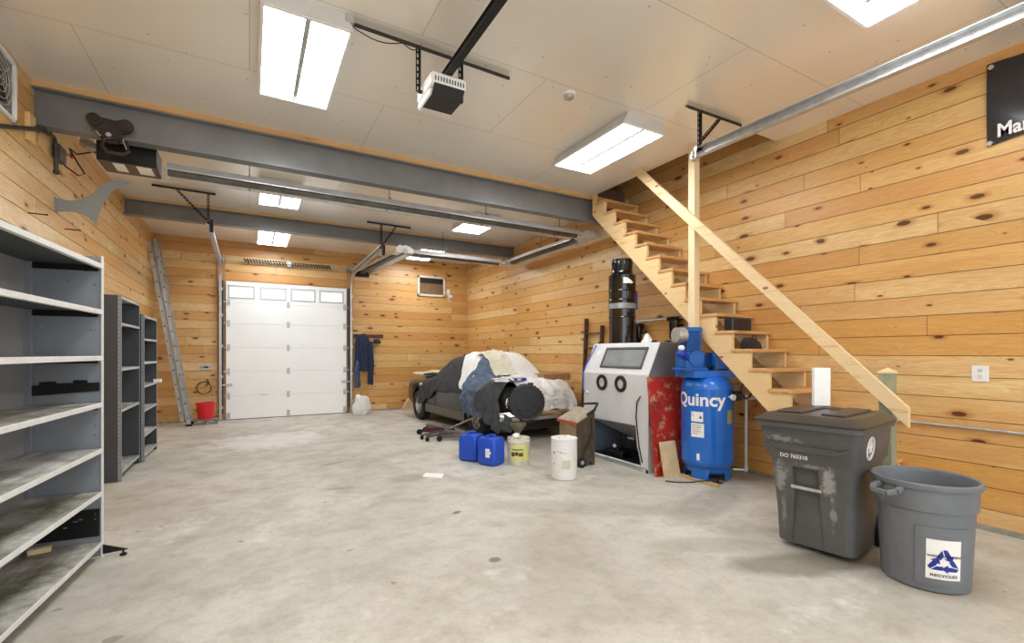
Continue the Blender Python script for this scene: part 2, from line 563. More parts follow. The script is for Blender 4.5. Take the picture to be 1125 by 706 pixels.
# steel beams with their timber nailers
beam_m = mat('grey_steel_beam', '838486', .4, .3, .12, 1.5)
nail_m = lumber('nailer_wood', 0, 'd9b27a', 'b58550')
def beam(y, z0, z1, n, label, sn):
    # I section, web facing the room
    t = .016; hw = .075
    poly = [(y-hw, z0), (y+hw, z0), (y+hw, z0+t), (y+.006, z0+t), (y+.006, z1-t), (y+hw, z1-t), (y+hw, z1), (y-hw, z1), (y-hw, z1-t), (y-.006, z1-t), (y-.006, z0+t), (y-hw, z0+t)]
    mb = MB(); mb.prism(poly, 'yz', XL, XR)
    b = single('steel_beam', mb, beam_m, label, 'beam', ((XL+XR)/2, y, z0), smooth=20)
    mb = MB(); mb.box(XL+.002, y-hw-.01, z1, XR-.002, y+hw+.01, H)
    struct('trim_%d' % sn, mb, nail_m)
beam(6.133, 3.715, 4.075, 1, 'grey painted steel I-beam across the ceiling, the nearer and deeper of the two', 2)
beam(9.851, 3.83, 4.085, 2, 'grey steel I-beam across the ceiling nearer the white garage door', 3)
# ------------------------------------------------------------------ ceiling troffers
lens_m = NT('lamp_lens'); lens_m.b.inputs['Base Color'].default_value = (.9, .9, .9, 1)
lens_m.b.inputs['Emission Color'].default_value = (.93, .97, 1., 1)
lens_m.b.inputs['Emission Strength'].default_value = LAMP
lens_m = lens_m.m
tro_m = mat('troffer_housing', 'd9dadb', .35, .3, .04, 5)
def troffer(label, loc):
    t = Thing('ceiling_light', label, 'ceiling light', loc, group='fluorescent ceiling lights')
    L, W, h = 1.34, .635, .115
    mb = MB()
    mb.prism([(-W/2+.06, 0), (W/2-.06, 0), (W/2, -h), (-W/2, -h)], 'xz', -L/2, L/2)
    t.part('housing', mb, tro_m)
    mb = MB()
    z0, z1 = -h-.012, -h
    mb.box(-W/2, -L/2, z0, -W/2+.03, L/2, z1, .004); mb.box(W/2-.03, -L/2, z0, W/2, L/2, z1, .004)
    mb.box(-W/2, -L/2, z0, W/2, -L/2+.03, z1, .004); mb.box(-W/2, L/2-.03, z0, W/2, L/2, z1, .004)
    for sx in (-1, 1):
        for y in (-L/2+.05, -L/2+.09, L/2-.05, L/2-.09):
            mb.cyl((sx*(W/2-.015), y, z0-.002), (sx*(W/2-.015), y, z0+.002), .006, seg=8)
    t.part('frame', mb, white_paint)
    mb = MB(); mb.box(-.02, -L/2+.03, z0+.003, .02, L/2-.14, z1-.001, .003)
    t.part('center_spine', mb, alum)
    for sx in (-1, 1):
        mb = MB(); mb.box(min(sx*.02, sx*(W/2-.03)), -L/2+.03, z1-.006, max(sx*.02, sx*(W/2-.03)), L/2-.03, z1-.003)
        t.part('lens', mb, lens_m)
    return t.e
lp = [((.38, 4.37), 'large white twin-panel fluorescent ceiling light at the upper left, nearest the beam'),
      ((3.78, 4.40), 'white fluorescent ceiling light between the garage opener and the stair opening'),
      ((3.76, 1.10), 'white fluorescent ceiling light cut by the top edge, above the wall rail'),
      ((.43, 8.24), 'fluorescent ceiling light between the two beams, on the garage door side'),
      ((.45, 11.33), 'fluorescent ceiling light beyond the second beam, straight above the garage door'),
      ((3.84, 8.24), 'fluorescent ceiling light between the two beams, above the covered car side'),
      ((3.86, 11.33), 'fluorescent ceiling light beyond the second beam, above the wall vent'),
      ((.38, 1.10), 'white fluorescent ceiling light overhead behind the viewer')]
l0 = None
for (x, y), lab in lp:
    if l0 is None: l0 = troffer(lab, (x, y, H))
    else:
        c_ = copy_tree(l0, (x, y, H), None, lab)
        if abs(y-8.24) < .01: c_.scale = (1, .8, 1)

# smoke detector
t = Thing('smoke_detector', 'small round white smoke detector on the near ceiling', 'smoke detector', (2.77, 3.76, H))
mb = MB(); mb.lathe([(0, 0), (.062, 0), (.062, -.012), (.05, -.02), (.0, -.02)], seg=24); t.part('base', mb, white_plastic)
mb = MB(); mb.lathe([(.048, -.02), (.042, -.05), (.03, -.058), (0, -.058)], seg=24)
for k in range(10):
    a = k*PI/5; mb.obox((.044*math.cos(a), .044*math.sin(a), -.035), (.006, .012, .025), Matrix.Rotation(a, 3, 'Z'))
t.part('sensor_dome', mb, alum)

# ------------------------------------------------------------------ near garage opener
def perf_angle(mb, p0, p1, up=(0, 0, 1), w=.032, t=.003):
    """slotted angle iron approximated by two thin legs with slots left between short bridges"""
    p0, p1 = Vector(p0), Vector(p1); d = (p1-p0); L = d.length; d.normalize()
    z = Vector(up); x = d.cross(z).normalized(); z = x.cross(d)
    for s0, s1 in ((-w/2, -w/2+.011), (w/2-.011, w/2)):
        mb.bar(p0+x*(s0+s1)/2, p1+x*(s0+s1)/2, .011, t, up=z)
    n = max(2, int(L/.05))
    for i in range(n+1):
        c = p0+d*(L*i/n); a = c-d*.01; b = c+d*.01
        if i == 0: a = p0
        if i == n: b = p1
        mb.bar(a, b, w, t, up=z)
    mb.bar(p0+x*w/2-z*w/2, p1+x*w/2-z*w/2, t, w, up=z)
t = Thing('garage_door_opener', 'white garage door opener hung from the ceiling by slotted straps, with long black rail', 'garage door opener', (1.41, 3.70, 3.62), world=True)
mb = MB()
hx, hy = .165, .19
def rr(x, y, z, k): return [(x-hx*k, y-hy*k, z), (x+hx*k, y-hy*k, z), (x+hx*k, y+hy*k, z), (x-hx*k, y+hy*k, z)]
cx, cy = 1.41, 3.72
mb.box(cx-.155, cy-.19, 3.685, cx+.155, cy+.19, 3.80, .03, 3)
mb.box(cx-.145, cy-.12, 3.635, cx+.145, cy+.20, 3.70, .025, 3)
house = t.part('motor_housing', mb, white_plastic)
mb = MB(); mb.prism([(cy-.19, 3.70), (cy-.12, 3.635), (cy-.128, 3.627), (cy-.2, 3.695)], 'yz', cx-.13, cx+.13)
mb.box(cx-.13, cy-.12, 3.63, cx+.13, cy+.1, 3.636)
t.part('light_lens', mb, black_plastic, label='dark grey lens panel', parent=None)
mb = MB()
for i in range(11):
    mb.box(cx-.12+i*.024-.004, cy-.196, 3.72, cx-.12+i*.024+.004, cy-.188, 3.755)
t.part('vent_slot', mb, black_plastic)
mb = MB(); mb.box(cx-.028, 1.0, 3.800, cx+.028, cy+.02, 3.838); mb.box(cx-.04, 1.0, 3.833, cx+.04, cy+.02, 3.840)
t.part('rail', mb, black_metal, label='long black steel rail')
for x in (1.22, 1.60):
    mb = MB(); perf_angle(mb, (x, 3.765, H-.02), (x, 3.765, 3.72), up=(0, 1, 0)); mb.box(min(x, cx+(x-cx)*.7), 3.755, 3.715, max(x, cx+(x-cx)*.7), 3.775, 3.735)
    t.part('hanger_strap', mb, dark_iron)
mb = MB(); perf_angle(mb, (.68, 3.76, H-.02), (2.10, 3.79, H-.02)); t.part('ceiling_angle', mb, dark_iron)
pts = [(.69+.05*k, 3.75, H-.05-.05*math.sin(k/8*PI)-(.0)) for k in range(9)]+[(1.09+.03*k, 3.75, H-.045-.035*math.sin(k/5*PI)) for k in range(1, 6)]
mb = MB(); mb.tube(pts, .004, 6); t.part('power_cord', mb, rubber)
single('outlet_box', MB().box(.635, 3.69, H-.06, .70, 3.79, H, .006), galv, 'small metal outlet box on the ceiling beside the largest light', 'outlet box', (.667, 3.74, H))

# ------------------------------------------------------------------ near door track (right)
t = Thing('overhead_door_track', 'long galvanised overhead door track along the right side of the near ceiling', 'door track', (4.13, 3.3, 3.6), world=True)
def ctrack(mb, p0, p1, w=.052, h=.075, th=.003, flip=1):
    """C section garage door track"""
    p0, p1 = Vector(p0), Vector(p1)
    d = (p1-p0).normalized(); z = Vector((0, 0, 1)) if abs(d.z) < .8 else Vector((0, 1, 0)); x = d.cross(z).normalized(); z = x.cross(d)
    for (ax, az, bx, bz) in ((-1, -1, -1, 1), (-1, 1, 1, 1), (-1, -1, 1, -1)):
        A = x*(ax*w/2*flip)+z*(az*h/2); B = x*(bx*w/2*flip)+z*(bz*h/2); m_ = (A+B)/2
        if ax == bx: mb.bar(p0+m_, p1+m_, th, h, up=z)
        else: mb.bar(p0+m_, p1+m_, w, th, up=z)
mb = MB(); ctrack(mb, (4.13, 3.34, 3.665), (4.13, -1.6, 3.60), .06, .09)
t.part('rail', mb, galv)
mb = MB(); mb.bar((4.13+.045, 3.34, 3.72), (4.13+.045, -1.6, 3.655), .045, .004); mb.bar((4.155, 3.34, 3.70), (4.155, -1.6, 3.63), .004, .05)
t.part('reinforcing_angle', mb, galv)
mb = MB(); mb.tube([(4.13, 3.33, 3.70), (4.13, 3.38, 3.685), (4.13, 3.40, 3.64), (4.13, 3.38, 3.6), (4.13, 3.33, 3.585)], .02, 8)
mb.box(4.10, 3.325, 3.60, 4.16, 3.345, 3.72)
t.part('end_stop', mb, chrome)
mb = MB(); perf_angle(mb, (3.94, 3.32, H-.018), (4.80, 3.30, H-.018)); t.part('ceiling_angle', mb, dark_iron)
mb = MB(); perf_angle(mb, (4.13, 3.32, H-.02), (4.13, 3.32, 3.68), up=(0, 1, 0)); t.part('hanger_strap', mb, dark_iron)
mb = MB(); perf_angle(mb, (4.45, 3.31, H-.03), (4.17, 3.32, 3.80), up=(0, 1, 0), w=.028); t.part('diagonal_strap', mb, dark_iron)

# ------------------------------------------------------------------ the far garage door
dm = mat('garage_door_white', 'f6f7f7', .4, 0, .015, 3)
d = Thing('door_1', kind='structure')
DX0, DX1 = -.47, 2.17; DZ = [.012, .55, 1.11, 1.663, 2.22, 2.70, 3.19]; DY = YB-.075
for i in range(5 if False else 6):
    mb = MB()
    if i < 5:
        mb.box(DX0, DY, DZ[i]+.002, DX1, DY+.045, DZ[i+1]-.002, .004)
        d.part('door_panel', mb, dm, smooth=0)
    else:
        wins = [(-.41, .09), (.23, .76), (.89, 1.41), (1.54, 2.08)]
        z0, z1 = DZ[i]+.002, DZ[i+1]; wz0, wz1 = 2.815, 3.085
        mb.box(DX0, DY, z0, DX1, DY+.045, wz0); mb.box(DX0, DY, wz1, DX1, DY+.045, z1)
        xs = [DX0]+[a for w_ in wins for a in w_]+[DX1]
        for k in range(0, len(xs), 2): mb.box(xs[k], DY, wz0, xs[k+1], DY+.045, wz1)
        d.part('door_panel', mb, dm)
        glow = NT('door_window_glass'); glow.b.inputs['Base Color'].default_value = (.85, .88, .9, 1)
        glow.b.inputs['Emission Color'].default_value = (.95, .98, 1, 1); glow.b.inputs['Emission Strength'].default_value = .15
        glow.b.inputs['Roughness'].default_value = .15
        for a, b in wins:
            mb = MB(); f = .022
            mb.box(a-.015, DY-.01, wz0-.015, b+.015, DY+.003, wz0+f*.4); mb.box(a-.015, DY-.01, wz1-f*.4, b+.015, DY+.003, wz1+.015)
            mb.box(a-.015, DY-.01, wz0, a+f*.4, DY+.003, wz1); mb.box(b-f*.4, DY-.01, wz0, b+.015, DY+.003, wz1)
            fr = d.part('window_frame', mb, mat('door_window_trim', 'a9adb0', .5, 0, .03))
            mb = MB(); mb.box(a, DY+.02, wz0, b, DY+.026, wz1)
            d.part('window_pane', mb, glow.m, parent=fr)
            mb = MB(); cxw = (a+b)/2
            arc = [(cxw+(b-a)*.30*math.cos(k*PI/12), DY+.015, wz0+.01+.11*math.sin(k*PI/12)) for k in range(13)]
            mb.tube(arc, .005, 6)
            for k in (2, 4, 6, 8, 10):
                a_ = k*PI/12
                mb.bar((cxw+(b-a)*.1*math.cos(a_), DY+.015, wz0+.02+.04*math.sin(a_)), (cxw+(b-a)*.42*math.cos(a_), DY+.015, min(wz0+.24*math.sin(a_)+.01, wz1-.01)), .007, .007, up=(0, 1, 0))
            d.part('sunburst_grille', mb, white_paint, parent=fr)
hm = galv
for z in DZ[1:6]:
    for x in (DX0+.05, .82, DX1-.05):
        mb = MB(); mb.box(x-.03, DY-.006, z-.075, x+.03, DY+.001, z+.075, .002); mb.cyl((x-.035, DY-.012, z), (x+.035, DY-.012, z), .011, seg=10)
        if x != .82:
            sx = -1 if x < 0 else 1
            mb.cyl((x, DY-.015, z), (x+sx*.09, DY-.03, z), .006, seg=8); mb.cyl((x+sx*.07, DY-.03, z), (x+sx*.095, DY-.03, z), .022, seg=14)
        d.part('hinge', mb, hm)
for x in (DX0+.05, .82, DX1-.05):
    mb = MB(); mb.box(x-.035, DY-.01, .03, x+.035, DY+.001, .17, .003); mb.box(x-.012, DY-.025, .07, x+.012, DY-.008, .13, .003); d.part('bottom_bracket', mb, hm)
for sx, x in ((-1, DX0+.06), (1, DX1-.06)):
    mb = MB(); mb.box(x-.07, DY-.02, .78, x+.07, DY, .84, .006); mb.cyl((x, DY-.045, .81), (x, DY-.01, .81), .03, seg=14); mb.box(x+sx*.05, DY-.03, .795, x+sx*.17, DY-.015, .825)
    d.part('slide_lock', mb, hm)
mb = MB(); mb.tube([(.22, DY-.005, .555), (.23, DY-.04, .555), (.37, DY-.04, .555), (.38, DY-.005, .555)], .008, 8); d.part('lift_handle', mb, galv)
mb = MB(); mb.box(DX0, DY+.005, 0, DX1, DY+.04, .014); d.part('bottom_seal', mb, rubber)
# jambs
jm = lumber('jamb_wood', 2, 'b98a55', '8a5c34')
mb = MB(); mb.box(-.64, YB-.035, 0, -.485, YB-.001, 3.75); mb.box(2.185, YB-.035, 0, 2.34, YB-.001, 3.75)
struct('trim_4', mb, jm)
mb = MB(); mb.box(-.64, YB-.03, 3.2, 2.34, YB-.001, 3.22); struct('trim_5', mb, jm)

# tracks of the far door
def far_track(x, y_near, sx, label):
    t = Thing('door_track', label, 'door track', (x, YB-.1, 0), world=True, group='far garage door tracks')
    zc = 3.42; ytr = YB-.11
    mb = MB(); ctrack(mb, (x, ytr, .02), (x, ytr, zc-.25), .045, .065, flip=sx)
    t.part('vertical_rail', mb, galv)
    mb = MB(); R = .38
    pts = [(x, ytr-R+R*math.cos(a), zc-.25+R*math.sin(a)) for a in [k*PI/2/8 for k in range(9)]]
    for a, b in zip(pts, pts[1:]): mb.bar(a, b, .05, .05, up=(1, 0, 0))
    t.part('curved_rail', mb, galv)
    z1 = zc-.25+R
    mb = MB(); ctrack(mb, (x, ytr-R, z1), (x, y_near, z1+.06), .05, .07, flip=sx); mb.bar((x-sx*.03, ytr-R-.1, z1+.06), (x-sx*.03, y_near, z1+.11), .004, .05)
    t.part('horizontal_rail', mb, galv)
    for z in (.3, 1., 1.7, 2.4, 3.0):
        mb = MB(); mb.box(x-.03, YB-.12, z-.03, x+.05, YB-.036, z+.03, .003); t.part('wall_bracket', mb, galv)
    mb = MB(); mb.box(x-sx*.02-.02, ytr-.02, .2, x-sx*.02+.02, YB-.037, 3.3) if False else mb.box(x-sx*.045-.012, YB-.10, .15, x-sx*.045+.012, YB-.037, 3.2)
    t.part('angle_post', mb, dark_iron)
    zt = z1+.06
    mb = MB(); perf_angle(mb, (x, y_near+.05, H-.01), (x, y_near+.05, zt), up=(0, 1, 0), w=.035); t.part('hanger_strap', mb, dark_iron)
    mb = MB(); perf_angle(mb, (x-sx*-.72 if sx < 0 else x-.28, y_near+.02, H-.012), (x+.1 if sx < 0 else x+.6, y_near+.05, H-.012)); t.part('ceiling_angle', mb, dark_iron)
    mb = MB(); xx = x-.42 if sx < 0 else x+.3
    perf_angle(mb, (xx, y_near+.05, H-.03), (x, y_near+.05, zt+.03), up=(0, 1, 0), w=.03); t.part('diagonal_strap', mb, dark_iron)
    mb = MB(); mb.box(x+.02, y_near+.0, zt-.13, x+.075, y_near+.06, zt+.07, .006); mb.box(x-.02, y_near+.01, zt-.0, x+.05, y_near+.05, zt+.04)
    t.part('end_stop', mb, black_metal, label='black end stop')
    return t
far_track(-.575, 8.85, -1, 'galvanised door track on the left side of the white garage door')
far_track(2.275, 9.3, 1, 'galvanised door track on the right side of the white garage door')

# torsion spring shaft
t = Thing('torsion_spring_shaft', 'steel shaft with dark torsion springs above the white garage door', 'spring shaft', (.82, YB-.12, 3.69), world=True)
mb = MB(); mb.cyl((-.6, YB-.12, 3.69), (2.3, YB-.12, 3.69), .013, seg=12); t.part('shaft', mb, galv)
for a, b in ((-.12, .78), (.88, 1.78)):
    mb = MB(); n = 15*10; L = b-a
    mb.tube([(a+L*k/n, YB-.12+.035*math.cos(k*2*PI/10), 3.69+.035*math.sin(k*2*PI/10)) for k in range(n+1)], .013, 6)
    t.part('spring', mb, dark_iron)
mb = MB(); mb.box(.79, YB-.14, 3.62, .87, YB, 3.76, .004); mb.cyl((.78, YB-.12, 3.69), (.88, YB-.12, 3.69), .045, seg=16); t.part('center_bracket', mb, galv)
for x in (-.56, 2.26):
    mb = MB(); mb.cyl((x-.03, YB-.12, 3.69), (x+.03, YB-.12, 3.69), .07, seg=20); mb.cyl((x-.035, YB-.12, 3.69), (x-.03, YB-.12, 3.69), .08, seg=20); t.part('cable_drum', mb, galv)
    mb = MB(); mb.box(x+.04, YB-.16, 3.6, x+.05, YB-.001, 3.78); t.part('end_bracket', mb, galv)

# ------------------------------------------------------------------ infrared tube heater
t = Thing('tube_heater', 'long galvanised infrared tube heater hung in a U below the beams, with black burner box', 'heater', (-1.1, 6.5, 3.6), world=True)
refl = mat('heater_reflector', 'd6d8da', .3, .5, .1, 5)
tub = mat('heater_tube', '6f6c68', .45, .6, .2, 8)
def hood(mb, p0, p1, w=.36, h=.11, th=.004):
    p0, p1 = Vector(p0), Vector(p1)
    d_ = (p1-p0).normalized(); x = d_.cross(Vector((0, 0, 1))).normalized(); z = Vector((0, 0, 1))
    prof = [(-w/2-.025, 0), (-w/2, 0), (-w*.33, h*.75), (-w*.14, h), (w*.14, h), (w*.33, h*.75), (w/2, 0), (w/2+.025, 0)]
    for (a, b), (c_, e) in zip(prof, prof[1:]):
        A = x*a+z*b; B = x*c_+z*e; m_ = (A+B)/2; s_ = (B-A); nrm = s_.cross(d_).normalized()
        mb.bar(p0+m_, p1+m_, s_.length+.002, th, up=nrm)
Zt = 3.56
segs = [((-.80, 6.48, Zt), (4.95, 6.52, Zt)), ((5.18, 6.75, Zt), (5.18, 9.2, Zt)), ((4.95, 9.42, Zt), (2.9, 9.38, Zt)), ((2.72, 9.25, Zt), (2.5, 12.2, Zt-.0))]
for a, b in segs:
    mb = MB(); hood(mb, a, b); t.part('reflector', mb, refl)
    mb = MB(); mb.cyl(Vector(a)+Vector((0, 0, .03)), Vector(b)+Vector((0, 0, .03)), .05, seg=16); t.part('heater_tube', mb, tub)
def elbow(c, a0, a1, R=.22):
    mb = MB(); mb.tube([(c[0]+R*math.cos(a0+(a1-a0)*k/8), c[1]+R*math.sin(a0+(a1-a0)*k/8), Zt+.03) for k in range(9)], .05, 14)
    t.part('elbow', mb, refl)
elbow((4.95, 6.75), -PI/2, 0, .23); elbow((4.95, 9.2), 0, PI/2, .22); elbow((2.9, 9.2), PI/2, PI, .18)
# end caps (faceted)
for (c, dx) in (((5.2, 6.52), 1), ((5.2, 9.42), 1)):
    mb = MB(); mb.prism([(c[0]-.16, 0), (c[0]-.13, .09), (c[0]-.05, .125), (c[0]+.05, .125), (c[0]+.13, .09), (c[0]+.16, 0)], 'xz', c[1]-.17, c[1]+.17)
    xform(mb, Matrix.Translation((0, 0, Zt))); t.part('end_cap', mb, refl)
mb = MB(); mb.prism([(2.54, 0), (2.56, .1), (2.62, .15), (2.68, .13), (2.74, .15), (2.80, .13), (2.88, .1), (2.92, 0)], 'xz', 9.22, 9.56)
xform(mb, Matrix.Translation((0, 0, Zt))); t.part('end_cap', mb, white_paint, label='white end cap')
mb = MB(); mb.box(2.33, 12.18, 3.47, 2.67, 12.24, 3.62, .005); t.part('end_plate', mb, black_metal)
for p in ((.0, 6.49), (1.7, 6.5), (3.2, 6.51), (4.6, 6.52), (5.18, 8), (3.6, 9.4), (2.6, 10.9)):
    mb = MB(); mb.tube([(p[0], p[1], Zt+.11), (p[0], p[1], H)], .005, 6)
    mb.tube([(p[0], p[1]-.16, Zt), (p[0], p[1]-.08, Zt+.11), (p[0], p[1], Zt+.15), (p[0], p[1]+.08, Zt+.11), (p[0], p[1]+.16, Zt)], .006, 6)
    t.part('hanger', mb, dark_iron)
mb = MB(); mb.box(-1.38, 6.30, 3.55, -.88, 6.68, 3.77, .006); box_ = t.part('burner_box', mb, black_metal, label='black metal burner box')
mb = MB(); mb.box(-1.36, 6.31, 3.545, -.90, 6.67, 3.551); t.part('bottom_plate', mb, mat('burner_bottom', '6b5a48', .5, .2), parent=box_)
for x0, x1 in ((-1.26, -1.16), (-1.06, -.93)):
    mb = MB(); mb.box(x0, 6.33, 3.542, x1, 6.58, 3.5455); t.part('rating_label', mb, paper, parent=box_)
mb = MB()
for x in (-1.36, -1.13, -.9): mb.cyl((x, 6.295, 3.75 if x != -1.13 else 3.62), (x, 6.302, 3.75 if x != -1.13 else 3.62), .009, seg=8)
t.part('screw', mb, chrome, parent=box_)
mb = MB(); mb.tube([(-1.38, 6.5, 3.7), (-1.46, 6.5, 3.73), (-1.52, 6.56, 3.78), (-1.53, 6.65, 3.85)], .055, 14); t.part('air_intake_elbow', mb, galv)

# power cable of the heater
mb = MB(); mb.tube([(-1.38, 6.42, 3.66), (-1.45, 6.5, 3.68), (-1.6, 6.6, 3.66), (-1.66, 6.68, 3.72), (-1.70, 6.75, 3.76), (-1.66, 6.82, 3.66), (-1.6, 6.86, 3.54), (-1.66, 6.9, 3.52), (-1.74, 6.78, 3.57), (-1.77, 6.72, 3.66)], .008, 8)
single('gas_hose', mb, rubber, 'thin black hose looping from the left wall to the black burner box', 'hose', (-1.6, 6.7, 3.6))

# beam trolley
t = Thing('beam_trolley', 'dark cast iron beam trolley clamped on the nearer beam above the burner box', 'trolley', (-1.25, 6.05, 3.5), world=True)
im = mat('cast_iron', '3f3531', .45, .5, .25, 12)
yt = 6.035
mb = MB()
poly = [(-1.47, 3.86), (-1.45, 3.90), (-1.40, 3.915), (-1.34, 3.89), (-1.2, 3.875), (-1.14, 3.90), (-1.08, 3.90), (-1.03, 3.86), (-1.02, 3.80), (-1.06, 3.745), (-1.12, 3.73), (-1.13, 3.64), (-1.18, 3.585), (-1.27, 3.585), (-1.33, 3.62), (-1.40, 3.70), (-1.41, 3.77), (-1.45, 3.80)]
mb.prism(poly, 'xz', yt-.02, yt+.005); side = t.part('side_plate', mb, im)
for x, z in ((-1.40, 3.84), (-1.09, 3.83)):
    mb = MB(); mb.cyl((x, yt-.045, z), (x, yt+.01, z), .075, seg=24); mb.cyl((x, yt-.055, z), (x, yt-.045, z), .03, seg=16); t.part('wheel', mb, im)
mb = MB(); mb.tube([(-1.30, yt-.03, 3.62), (-1.32, yt-.05, 3.52), (-1.27, yt-.06, 3.455), (-1.12, yt-.06, 3.45), (-1.06, yt-.05, 3.50), (-1.09, yt-.03, 3.62), (-1.2, yt-.03, 3.65)], .022, 10, True); t.part('clevis', mb, im)
mb = MB(); mb.cyl((-1.26, yt-.04, 3.68), (-1.26, yt-.015, 3.68), .028, seg=16); t.part('axle_cap', mb, galv)
mb = MB(); mb.cyl((-1.12, yt-.05, 3.64), (-1.08, yt-.06, 3.52), .009, seg=10); mb.cyl((-1.38, yt-.03, 3.70), (-1.33, yt-.04, 3.64), .012, seg=10); t.part('bolt', mb, chrome)
for o_ in list(t.e.children):
    me_ = o_.data
    me_.transform(Matrix.Translation(Vector((-1.07, yt, 3.86))-Vector(t.o)) @ Matrix.Scale(.8, 4) @ Matrix.Translation(-(Vector((-1.07, yt, 3.86))-Vector(t.o))))
# ------------------------------------------------------------------ stair
trd = lumber('tread_wood', 0, 'd8a76c', 'a8703a')
stg = lumber('stringer_wood', 1, 'e9cb98', 'cf9f62')
RISE, RUN, Z0, Y0 = .2155, .222, 1.16, 2.76
SX0, SX1 = 4.87, XR-.01
t = Thing('staircase', 'open wooden staircase with sawtooth stringers rising along the right wall to the ceiling opening', 'staircase', (5.2, 2.0, 0), world=True)
def stringer(mb, x0, x1):
    kb, kt = -5, 13
    poly = []
    for k in range(kb, kt+1):
        y, z = Y0+k*RUN+.025, Z0+k*RISE-.04
        if k == kb: poly.append((y, 0))
        poly.append((y, z)); poly.append((y+RUN, z))
    yt_ = Y0+kt*RUN+.025+RUN
    poly += [(yt_, H-.01), (yt_+.08, H-.01), (yt_+.08, Z0+(yt_+.08-Y0)/RUN*RISE-.5)]
    yb = Y0+(0-Z0+.5)/RISE*RUN
    poly += [(yb, 0)]
    mb.prism(poly, 'yz', x0, x1)
mb = MB(); stringer(mb, SX0, SX0+.04); t.part('stringer', mb, stg, smooth=0)
mb = MB(); stringer(mb, SX1-.045, SX1-.005); t.part('stringer', mb, stg, smooth=0)
for k in range(-5, 14):
    mb = MB(); y = Y0+k*RUN; z = Z0+k*RISE
    mb.box(SX0-.012, y, z-.038, SX1, y+.262, z, .005); t.part('tread', mb, trd)

hr = lumber('rail_wood', 1, 'ecd3a6', 'd0a46c')
def rail_pt(y): return 1.017+(y-1.739)*.997
mb = MB(); mb.prism([(1.74, rail_pt(1.74)-.085), (1.74, rail_pt(1.74)+.075), (4.777, H-.002), (4.937, H-.002)], 'yz', 4.722, 4.760)
single('handrail', mb, hr, 'long pale sloping handrail plank running from the newel post up to the ceiling edge', 'handrail', (4.74, 3.2, 2.4))
newel = lumber('newel_wood', 2, '9b9c82', '757a68', 0.)
t = Thing('newel_post', 'greenish treated newel post with pointed cap behind the large trash cart', 'post', (4.81, 1.91, 0), world=True)
mb = MB(); mb.box(4.762, 1.87, 0, 4.857, 1.965, 1.37, .003); t.part('post', mb, newel)
mb = MB(); mb.loft([[(4.761, 1.863, 1.37), (4.864, 1.863, 1.37), (4.864, 1.972, 1.37), (4.761, 1.972, 1.37)], [(4.761, 1.863, 1.385), (4.864, 1.863, 1.385), (4.864, 1.972, 1.385), (4.761, 1.972, 1.385)], [(4.81, 1.915, 1.42), (4.815, 1.915, 1.42), (4.815, 1.92, 1.42), (4.81, 1.92, 1.42)]]); t.part('cap', mb, hr)
mb = MB(); mb.box(4.765, 3.89, 1.80, 4.86, 3.985, H-.002, .003)
single('stair_post', mb, lumber('post_wood', 2, 'efdcb4', 'd4ae78', .6), 'pale square wooden post from the stringer up to the ceiling, crossed by the handrail', 'post', (4.81, 3.94, 1.8))
# ceiling header at the stair opening
mb = MB(); mb.box(OX-.0, OY0, H+.002, OX+.02, OY1, H+.16); struct('trim_6', mb, mat('opening_edge', '6a5142', .8, 0, .1))

# dark bag seen under the treads
def blob(name, c, r, m, label, cat, seed=0, amp=.25, flat=True, sub=20):
    mb = MB(); 
    bmesh.ops.create_uvsphere(mb.bm, u_segments=sub*2, v_segments=sub, radius=1)
    for v_ in mb.bm.verts:
        n_ = noise.noise(v_.co*1.6+Vector((seed, 0, 0)))*amp + noise.noise(v_.co*4+Vector((seed, 3, 0)))*amp*.4
        v_.co *= (1+n_)
        v_.co.x *= r[0]; v_.co.y *= r[1]; v_.co.z *= r[2]
        if flat: v_.co.z = max(v_.co.z, -r[2]*.62)
    zmin = min(v_.co.z for v_ in mb.bm.verts)
    for v_ in mb.bm.verts: v_.co.z -= zmin
    return single(name, mb, m, label, cat, c, local=True, smooth=60)
case_m = mat('navy_case', '1e222c', .35, 0, .2, 8)
mb = MB(); mb.box(-.20, -.06, 0, .17, .06, .155, .012); mb.box(-.05, -.07, .11, .05, -.055, .135, .004)
single('plastic_case', mb, case_m, 'dark navy plastic case standing on a middle stair tread', 'case', (5.17, Y0+3*RUN+.15, Z0+3*RISE+.001), local=True)
mb = MB(); mb.loft([[(x, y, z) for x, y in rr_] for rr_, z in (([(-.12, -.06), (.12, -.06), (.12, .06), (-.12, .06)], 0), ([(-.13, -.06), (.10, -.05), (.08, .05), (-.12, .05)], .07), ([(-.10, -.03), (.0, -.03), (.0, .03), (-.10, .03)], .13))])
mb.tube([(-.02, -.01, .1), (.02, -.01, .155), (.07, -.01, .14), (.09, -.01, .05)], .008, 8)
single('tool_bag', mb, case_m, 'small dark tool bag with a loop handle on the tread below the navy case', 'bag', (5.08, Y0+2*RUN+.15, Z0+2*RISE+.001), local=True)

# ------------------------------------------------------------------ right wall fittings
t = Thing('wall_banner', 'black vinyl banner with white lettering pinned high on the right wall', 'banner', (XR-.01, .5, 3.3), world=True)
bm_ = mat('black_vinyl', '2b2a2d', .22, 0, .1, 3)
mb = MB()
def ban(u, v_):
    y = 1.50-u*2.1; sag = .035*math.sin(u*PI*4)**2
    z = 3.33+(v_)*.71 - (sag if v_ > .5 else -sag*.4) + .02*math.sin(u*7)
    return (XR-.014-.012*math.sin(u*9+v_*3)**2, y, z)
mb.grid(ban, 60, 12, .002); t.part('sheet', mb, bm_)
mb = text_mb('Mar', .155, .004, .002, .8)
